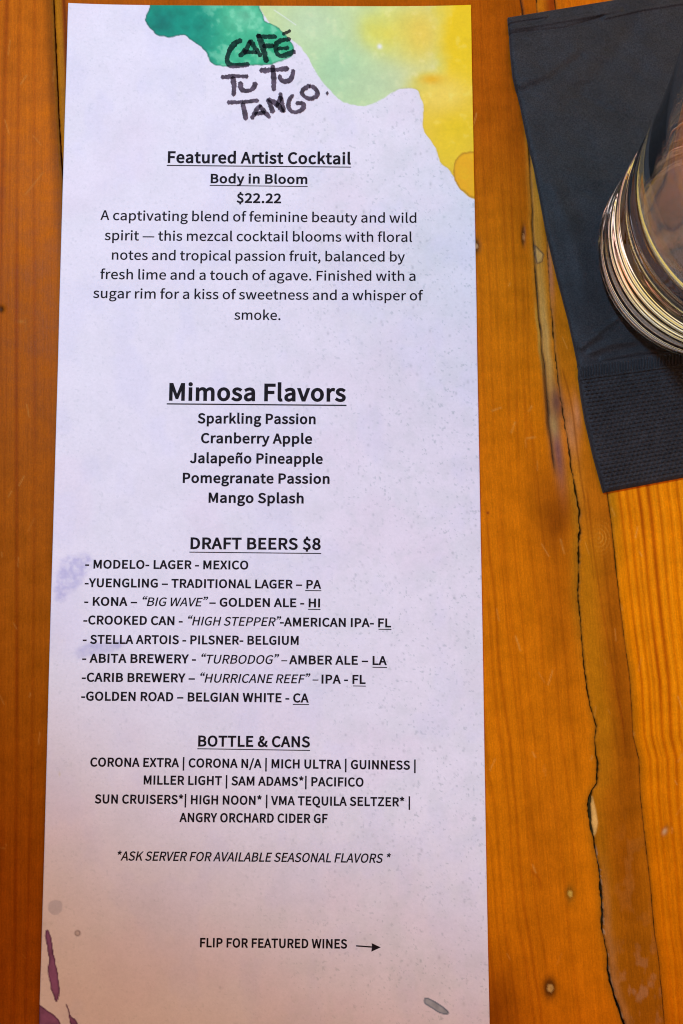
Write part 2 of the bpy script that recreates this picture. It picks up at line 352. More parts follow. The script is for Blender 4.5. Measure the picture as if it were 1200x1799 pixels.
def wood_strip(px, py):
    x2 = np.interp(py, [p[1] for p in J2], [p[0] for p in J2]); x3 = np.interp(py, [p[1] for p in J3], [p[0] for p in J3])
    u = np.clip((px - x2)/np.maximum(x3 - x2, 1), 0, 1); D = px - x2
    col = np.ones(px.shape + (3,))*lin((186, 104, 8))
    col = blend(col, (150, 60, 4), sstep(120, 20, py)*sstep(6, 26, D))
    col = sapwood(col, px, py)
    # olive sapwood right of the open crack, red-brown heart towards the joint
    col = blend(col, (184, 118, 8), np.exp(-((D - 16)/26.)**2)*sstep(880, 1000, py)*sstep(1420, 1240, py)*.6)
    col = blend(col, (176, 110, 10), np.exp(-((D - 10)/16.)**2)*sstep(1200, 1400, py)*.6)
    col = blend(col, (138, 66, 2), blob(px, py, 1085, 1150, 20, 230, .09)*.6)
    col = blend(col, (134, 66, 2), blob(px, py, 1104, 1330, 20, 130, .07)*.65)
    col = blend(col, (132, 62, 0), blob(px, py, 1100, 1530, 34, 150, .1)*.65)
    col = blend(col, (150, 84, 4), sstep(1500, 1700, py)*.6)
    z = 0*px
    for k, (pts, wd, w, c) in enumerate([
        ([(963,500),(966,555)], 1.6, .8, (120,40,16)),
        ([(985,640),(1000,690),(1007,730),(1014,790),(1022,850),(1030,890)], 1.6, .55, (120,56,10)),
        ([(1030,850),(1042,960),(1060,1080),(1078,1180),(1098,1290)], 1.8, .4, (128,52,4)),
        ([(1024,860),(1034,940),(1045,1030)], 1.6, .3, (128,60,4)),
        ([(1060,960),(1070,1060),(1080,1140),(1092,1240)], 2.5, .35, (112,50,2)),
        ([(1082,1200),(1094,1270),(1100,1330)], 2, .3, (110,44,2)),
        ([(1075,1250),(1088,1330),(1090,1420)], 3, .3, (120,60,4))]):
        ys = [p[1] for p in pts]
        col = blend(col, c, line_w(px, py, pts, wd, 20)*w)
    # curly figure
    r = np.hypot(px - 1052, (py - 945)*.8); col = blend(col, (214, 150, 50), (np.sin(r*1.1) > .3)*blob(px, py, 1060, 945, 12, 22)*.35)
    # worn, scuffed varnish
    sc = sstep(.52, .68, fbm(px/14., py/26., 41, 4))
    col = blend(col, (188, 132, 86), sc*blob(px, py, 1122, 1760, 40, 90)*.5)
    col = blend(col, (188, 130, 76), np.exp(-((D - 8)/7.)**2)*sstep(1480, 1620, py)*(.35 + .6*fbm(px/10., py/40., 8, 3))*.55)
    col = blend(col, (180, 108, 40), sc*blob(px, py, 1110, 1540, 34, 80)*.35)
    # pale broken sliver on the crack lip
    d, ins = seg_dist(px, py, [(1040,1400),(1046,1425),(1049,1445),(1046,1462),(1041,1474),(1039,1455),(1037,1430)], True)
    k = np.where(ins, 1., np.exp(-(d/1.5)**2)); col = blend(col, (232, 176, 92), k*.95); z = z - 1.2e-4*k
    col = scratches(col, px, py)
    col = blend(col, (196, 160, 120), sstep(4.5, 1.5, D)*(fbm(px/4., py/9., 77, 3) > .5)*sstep(1480, 1500, py)*.7)
    return col, z, (px - 0.09*(py - 900))*0.15
def wood_right(px, py):
    x3 = np.interp(py, [p[1] for p in J3], [p[0] for p in J3]); D = px - x3
    col = np.ones(px.shape + (3,))*lin((230, 130, 0))
    col = blend(col, (178, 116, 8), np.exp(-((D - 6)/12.)**2)*sstep(1100, 850, py)*.9)
    col = blend(col, (152, 88, 4), sstep(16, 6, D)*sstep(1000, 1200, py)*.6)
    sh = .035*(py - 900)
    wob = 3*(fbm(px/90., py/300., 21, 2) - .5)
    for k, (x, wd, w) in enumerate([(20,2.4,.6),(34,2.6,.55),(43,2.2,.4),(54,3.4,.8),(71,3.8,.8),(88,2.4,.5),(106,2.2,.45),(122,2.4,.5),(138,3,.55),(155,4,.6),(177,3,.5),(196,4,.6),(215,3,.5),(240,5,.6),(262,3,.5),(290,4,.6),(320,5,.5),(360,5,.5),(400,6,.6)]):
        xl = x + wob - sh*(x/90.)*.55
        col = blend(col, (160, 64, 0), w*np.exp(-((D - xl)/wd)**2)*(.65 + .5*vnoise(py/130., px*0 + k, 61)))
        col = blend(col, (246, 160, 20), .25*np.exp(-((D - xl - wd*2.6)/(wd*1.2))**2))
    col = blend(col, (198, 102, 0), sstep(1150, 1550, py)*.6)
    col = blend(col, (200, 96, 4), sstep(300, 0, py)*.8)
    col = scratches(col, px, py)
    z = 0*px
    k = np.clip(blob(px, py, 1170, 1458, 6, 11, -.35)*1.4, 0, 1); col = blend(col, (150, 84, 14), k*.6); z = z - k*2e-4
    k = blob(px, py, 1168, 1461, 3.5, 5, -.3); col = blend(col, (214, 170, 120), k*.9)
    k = blob(px, py, 1112, 1290, 2.5, 4); col = blend(col, (214, 160, 80), k*.5)
    return col, z, D*0.15

table = empty('wooden_table', (0, 0, 0), 'orange varnished wooden plank table top under the menu and napkin', 'table')
def plank(xl, xr, cols, fn, nm='plank', rim=(1, 1)):
    u = np.asarray(cols)                                   # metres from the left edge (>=0) or from the right (<0)
    Wd = (xr - xl)[:, None]
    X = np.where(u[None] >= 0, xl[:, None] + u[None], xr[:, None] + u[None])
    X[:, 0] = xl; X[:, -1] = xr
    X = np.sort(np.clip(X, xl[:, None], xr[:, None]), 1)
    Y = np.repeat(rows[:, None], len(u), 1)
    px, py = Q(X, Y); col, z, g = fn(px, py)
    dl = X - xl[:, None]; dr = xr[:, None] - X
    chip = .5 + fbm(Y*900, X*300, 3, 2)
    for d, on in ((dl, rim[0]), (dr, rim[1])):
        if on:
            z = z - 2.6e-4*np.exp(-(d/2.2e-4))*chip
            k = np.exp(-(d/1.8e-4))*.5; col = col*(1 - k[..., None]) + lin((50, 30, 12))*k[..., None]   # darker along the edge
    z = z + 5e-5*(fbm(X*120, Y*30, 2, 2) - .5)
    return grid_mesh(nm, X, Y, z, {'wood_colour': col, 'grain_coordinate': g}, W.m, table, skirt=0.028)
fine_l = -np.arange(0, 0.024, 0.0003)[::-1]
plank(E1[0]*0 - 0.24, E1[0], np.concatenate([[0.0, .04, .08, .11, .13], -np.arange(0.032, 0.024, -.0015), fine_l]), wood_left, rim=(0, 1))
Lc = np.concatenate([np.arange(0, 0.0045, 0.00025), np.arange(0.006, 0.105, 0.0035)])
plank(E1[1], E2[0], np.concatenate([Lc, -np.arange(0, 0.0345, 0.0003)[::-1]]), wood_centre)
uc = np.linspace(0, 1, 56)
def plank_unit(xl, xr, u, fn):
    global rows
    X = xl[:, None] + (xr - xl)[:, None]*u[None]
    Y = np.repeat(rows[:, None], len(u), 1); px, py = Q(X, Y); col, z, g = fn(px, py)
    for d in (X - xl[:, None], xr[:, None] - X):
        z = z - 2.6e-4*np.exp(-(d/2.2e-4)); k = np.exp(-(d/2.0e-4))*.75
        col = col*(1 - k[..., None]) + lin((50, 30, 12))*k[..., None]
    return grid_mesh('plank', X, Y, z, {'wood_colour': col, 'grain_coordinate': g}, W.m, table, skirt=0.028)
plank_unit(E2[1], E3[0], uc, wood_strip)
plank(E3[1], E3[1]*0 + 0.34, np.concatenate([np.arange(0, 0.026, .0003), np.arange(.028, .07, .002), [.1, .13, -.03, -.0]]), wood_right, rim=(1, 0))
bm = bpy.data.meshes.new('gap_blocker')
vs = [(x, y, z) for x in (-.23, .33) for y in (-.33, .41) for z in (-.06, -.0285)]
bm.from_pydata(vs, [], [(0,1,3,2),(4,6,7,5),(0,4,5,1),(2,3,7,6),(0,2,6,4),(1,5,7,3)]); bm.materials.append(MU.m)
uf = bpy.data.objects.new('gap_blocker', bm); COL.objects.link(uf); uf.parent = table  # added unseen dark slab, stops world light showing through the plank gaps

# ------------------------------------------------------------------ the menu card
menu = empty('menu_card', (-0.0187, 0.0134, 0), 'tall white drinks menu with green and yellow watercolour top edge', 'menu')
CTL, CTR = P(122, 10), P(826.5, 13.5); CBL, CBR = P(71.5, 1799), P(858.5, 1799)
def ext(a, b, L):
    a, b = np.array(a), np.array(b); d = (b - a)/np.linalg.norm(b - a); return a + d*L
CBL, CBR = ext(CTL, CBL, .2794), ext(CTR, CBR, .2794)
CTL, CTR = np.array(CTL), np.array(CTR)
THK = 0.00030
def card_z(X, Y):
    u = (X - CTL[0])/(CTR[0] - CTL[0])
    return THK + 0.00070*np.abs(2*u - 1)**5 + 0.00012*np.sin(Y*38 + 1)*u
ys = np.linspace(0, 1, 1110); xs = np.linspace(0, 1, 430)
U, V = np.meshgrid(xs, ys)
MX = (CTL[0]*(1-U) + CTR[0]*U)*(1-V) + (CBL[0]*(1-U) + CBR[0]*U)*V
MY = (CTL[1]*(1-U) + CTR[1]*U)*(1-V) + (CBL[1]*(1-U) + CBR[1]*U)*V
# edges of a guillotined card are never quite straight
MX += 0.00012*(vnoise(V*14, V*0, 8) - .5)*np.where(U > .5, 1, -1)*(np.abs(2*U - 1)**20)
px, py = Q(MX, MY, THK)
PAPER = np.array([0.835, 0.768, 0.80])
pc = np.ones(px.shape + (3,))*PAPER
def tint(col, c, w): return col*(1 - w[..., None]) + np.asarray(c)*w[..., None]
# printed mottling of the background texture: faint grey-green clouds, heavier at the right
cl = sstep(.45, .8, fbm(px/46., py/46., 51, 5)); cl2 = sstep(.5, .9, fbm(px/150., py/150., 57, 4))
pc = tint(pc, (0.70, .70, .69), (cl*.35 + cl2*.3)*(.35 + .65*sstep(250, 760, px)))
sp_ = sstep(.70, .80, fbm(px/4.2, py/4.2, 61, 3)); pc = tint(pc, (.54, .54, .55), sp_*.8*(.35 + .65*sstep(350, 760, px)))
rose = sstep(.5, .75, fbm(px/120. + 9, py/120., 71, 3)); pc = tint(pc, (.83, .70, .76), rose*.35)
lil = sstep(.5, .72, fbm(px/55. + 3, py/75., 73, 4)); pc = tint(pc, (.72, .68, .80), lil*.28)
gry = sstep(.52, .75, fbm(px/20. + 3, py/24., 79, 4)); pc = tint(pc, (.70, .68, .68), gry*.30*(.4 + .6*sstep(300, 700, px)))
RS = np.random.default_rng(4)
m_spk = np.zeros(px.shape)
for k in range(420):
    x = 860 - abs(RS.normal(0, 210)); y = RS.uniform(20, 1790)
    if x < 100: continue
    r = RS.uniform(.8, 2.3); sl = slice(max(0, int((y-20)/1790*1035)), int((y+30)/1790*1050)+20)
    d = np.hypot(px[sl] - x, (py[sl] - y)*RS.uniform(.6, 1)); m_spk[sl] = np.maximum(m_spk[sl], np.exp(-(d/r)**2)*RS.uniform(.25, .8))
pc = tint(pc, (.36, .35, .36), m_spk*.6)
def region(pts, jitter=2.0, soft=1.0, sub=2, seed=0):
    """signed distance (positive inside) to a hand-drawn outline with a ragged edge"""
    p = smooth_poly(pts, sub); x0, y0 = p.min(0) - 12; x1, y1 = p.max(0) + 12
    m = (px > x0) & (px < x1) & (py > y0) & (py < y1)
    sd = np.full(px.shape, -99.)
    qx = px[m] + jitter*(fbm(px[m]/9., py[m]/9., seed, 3) - .5)*2; qy = py[m] + jitter*(fbm(px[m]/9. + 50, py[m]/9., seed + 5, 3) - .5)*2
    d, ins = seg_dist(qx, qy, p, True); sd[m] = np.where(ins, d, -d); return sd
# the yellow and pale-green wash
YL = [(440,-30),(466,37),(497,60),(518,74),(524,78),(541,98),(552,122),(563,140),(582,160),(600,178),(615,184),(632,187),(650,185),(664,178),(678,170),(692,161),(707,155),(722,156),(735,158),(738,170),(745,190),(742,215),(745,232),(754,245),(765,260),(770,277),(776,290),(792,302),(800,318),(808,333),(821,346),(840,356),(900,340),(900,-30)]
sd = region(YL, 1.5, seed=2); w = sstep(-1, 1.2, sd)
n1 = fbm(px/40., py/40., 81, 5); n2 = fbm(px/12., py/12., 91, 4)
yc = np.ones(px.shape + (3,))*np.array(lin((214, 226, 160)))
yc = tint(yc, lin((182, 220, 170)), blob(px, py, 590, 125, 70, 85)*1.0)
yc = tint(yc, lin((200, 220, 172)), blob(px, py, 660, 150, 70, 40)*.8)
yc = tint(yc, lin((206, 226, 180)), blob(px, py, 545, 40, 55, 50)*.9)
yc = tint(yc, lin((236, 222, 130)), blob(px, py, 680, 55, 46, 38)*(.5+n1)*.9)
yc = tint(yc, lin((240, 214, 120)), blob(px, py, 740, 60, 40, 50)*.9)
gy = sstep(755, 800, px + 40*(n1 - .5)); yc = tint(yc, lin((242, 212, 16)), gy*(1 - .0*py))
yc = tint(yc, lin((240, 216, 110)), blob(px, py, 790, 175, 34, 28)*.8)
yc = tint(yc, lin((242, 208, 60)), sstep(120, 200, py - 8*(n2-.5))*sstep(690, 745, px)*.9)
yc = tint(yc, lin((246, 222, 134)), blob(px, py, 775, 170, 45, 34)*(.4 + n1)*.9)
yc = tint(yc, lin((236, 186, 20)), blob(px, py, 758, 140, 22, 10)*.9)
yc = tint(yc, lin((240, 210, 10)), blob(px, py, 800, 225, 40, 26)*.8)
yc = tint(yc, lin((244, 214, 52)), blob(px, py, 785, 265, 26, 30)*.8)
yc = tint(yc, lin((248, 236, 190)), sstep(.62, .8, n2)*.15)
yc = yc*(1 - .16*np.exp(-(sd/2.2)**2)*(px > 690))[..., None]
yc = yc*(.93 + .14*n2)[..., None]
yc[..., 2] *= .42 + .5*sstep(.25, .6, yc[..., 2]/np.maximum(yc[..., 0], 1e-3)); yel = sstep(640, 760, px); yc[..., 0] *= .97 + .09*yel; yc[..., 1] *= 1.01 - .05*yel
pc = pc*(1 - w[..., None]) + yc*.95*w[..., None]
pc = tint(pc, (.9, .9, .88), blob(px, py, 667, 82, 4, 4)*.9)
# orange drop with a darker ring
sd = region([(797,290),(803,277),(815,269),(830,268),(850,275),(860,310),(850,345),(830,352),(815,340),(803,328),(796,312)], 2.2, seed=12); w = sstep(-1, 1, sd)
oc = np.ones(px.shape + (3,))*lin((248, 168, 0)); oc = tint(oc, lin((250, 188, 4)), n2*.8); oc = oc*(1 - .42*np.exp(-((sd - 1)/2.4)**2))[..., None]
pc = pc*(1 - w[..., None]) + oc*w[..., None]
# the green wash
GR = [(262,-20),(263,10),(261,20),(254,32),(258,43),(266,54),(278,63),(290,66),(306,66),(320,61),(327,62),(340,73),(355,84),(363,92),(367,104),(372,112),(385,116),(405,116),(430,116),(455,115),(478,114),(496,107),(508,102),(516,95),(518,84),(512,74),(500,58),(490,50),(478,43),(467,38),(462,26),(453,8),(450,-20)]
sd = region(GR, 2.2, seed=22); w = sstep(-1, 1, sd)
gc = np.ones(px.shape + (3,))*lin((66, 190, 136))
gc = tint(gc, lin((6, 150, 118)), sstep(420, 330, px + 40*(n1 - .5)))
gc = tint(gc, lin((2, 116, 98)), blob(px, py, 285, 40, 26, 26)*.9)
gc = tint(gc, lin((4, 138, 112)), blob(px, py, 350, 50, 40, 40)*.5)
gc = tint(gc, lin((34, 168, 108)), blob(px, py, 480, 90, 40, 24)*.8)
gc = tint(gc, lin((150, 214, 172)), sstep(.5, .7, n2)*.35*sstep(330, 400, px))
gc = tint(gc, lin((126, 208, 160)), blob(px, py, 430, 30, 30, 22)*.6)
gc = gc*(1 - .5*np.exp(-((sd - .5)/1.8)**2))[..., None]*(.72 + .56*n2)[..., None]
pc = pc*(1 - w[..., None]) + gc*w[..., None]
# scratches of bare paper
d, _ = seg_dist(px, py, [(482, 18), (500, 30), (520, 44)]); pc = tint(pc, (.86, .88, .82), np.exp(-(d/.9)**2)*.6)
# lilac stains, grey spot, ring dot, plum streaks, blue-grey dab
sd = region([(116,978),(158,972),(162,990),(150,1010),(135,1030),(118,1050),(100,1058),(98,1030),(104,1000)], 5, seed=32)
pc = tint(pc, (.55, .50, .67), sstep(-7, 7, sd)*np.clip(-.1 + 1.5*fbm(px/6., py/6., 33, 4), 0, 1)*.95)
sd = region([(132,1140),(150,1130),(185,1128),(225,1126),(215,1140),(180,1148),(150,1155),(135,1156)], 4, seed=42)
pc = tint(pc, (.55, .51, .67), sstep(-6, 6, sd)*(.3 + 1.1*fbm(px/7., py/7., 35, 4))*.85)
for (cx, cy, r, s) in [(400,1250,60,.12),(520,1260,50,.14),(640,1200,60,.12),(330,1230,90,.08),(170,1290,40,.07),(600,1215,30,.1)]:
    pc = tint(pc, (.66, .60, .66), blob(px, py, cx, cy, r, r*.7)*s*(.4 + 1.2*n1))
sd = region([(85,1592),(90,1582),(100,1579),(110,1583),(111,1592),(110,1601),(100,1606),(88,1602)], 2, seed=52)
pc = tint(pc, (.50, .48, .55), sstep(-1.5, 1.5, sd)*.62)
pc = tint(pc, (.60, .58, .58), blob(px, py, 80, 1621, 4, 4)*.5 + blob(px, py, 92, 1620, 4, 3)*.4)
rr = np.hypot(px - 137, py - 1638.5); pc = tint(pc, (.28, .22, .24), np.exp(-((rr - 4.2)/1.5)**2)*.85); pc = tint(pc, (.5, .42, .4), (rr < 3.5)*.6)
def streak(pts, seed, c0=(138, 88, 134), c1=(78, 30, 78), jit=1.6):
    global pc
    sd = region(pts, jit, seed=seed, sub=1); w = sstep(-.8, .8, sd)
    c = tint(np.ones(px.shape + (3,))*lin(c0), lin(c1), np.exp(-((sd - .6)/1.6)**2)*.9); c = c*(.55 + .9*n2)[..., None]
    pc = pc*(1 - w[..., None]) + c*w[..., None]
z5 = lambda L: [(60 + x/3.53, 1500 + y/3.53) for x, y in L]
streak(z5([(70,490),(78,467),(92,464),(102,478),(110,520),(125,600),(132,645),(146,705),(160,800),(160,870),(152,905),(140,912),(128,890),(112,840),(96,770),(88,705),(100,655),(90,590),(75,520)]), 62)
streak(z5([(30,920),(50,930),(90,968),(120,985),(150,1020),(180,1060),(200,1120),(30,1120)]), 72)
streak(z5([(200,930),(208,930),(222,985),(236,1005),(262,1028),(285,1075),(300,1130),(240,1130),(224,1050),(220,1000),(204,950)]), 82)
z8 = lambda L: [(300 + x/2.143, 1580 + y/2.143) for x, y in L]
streak(z8([(952,378),(958,368),(972,370),(1000,386),(1036,408),(1049,424),(1040,434),(1010,427),(975,404),(955,392)]), 92, (160, 164, 168), (72, 92, 112), .8)
for (x, y) in [(72, 300), (318/3., 1359), (62, 930)]:
    pc = tint(pc, (.70, .62, .40), blob(px, py, x, y, 1.5, 4)*.7)
pc = np.clip(pc, 0, .92)
MZ = card_z(MX, MY)
sheet = grid_mesh('card', MX - menu.location.x, MY - menu.location.y, MZ, {'print_colour': pc}, MP.m, menu, skirt=THK*.9)
# the wall of the card shows bare paper
a = sheet.data.attributes['print_colour']; n = len(a.data); buf = np.zeros(n*4, np.float32); a.data.foreach_get('color', buf); buf = buf.reshape(-1, 4)
buf[MX.size:, :3] = (.75, .74, .73); a.data.foreach_set('color', buf.ravel())

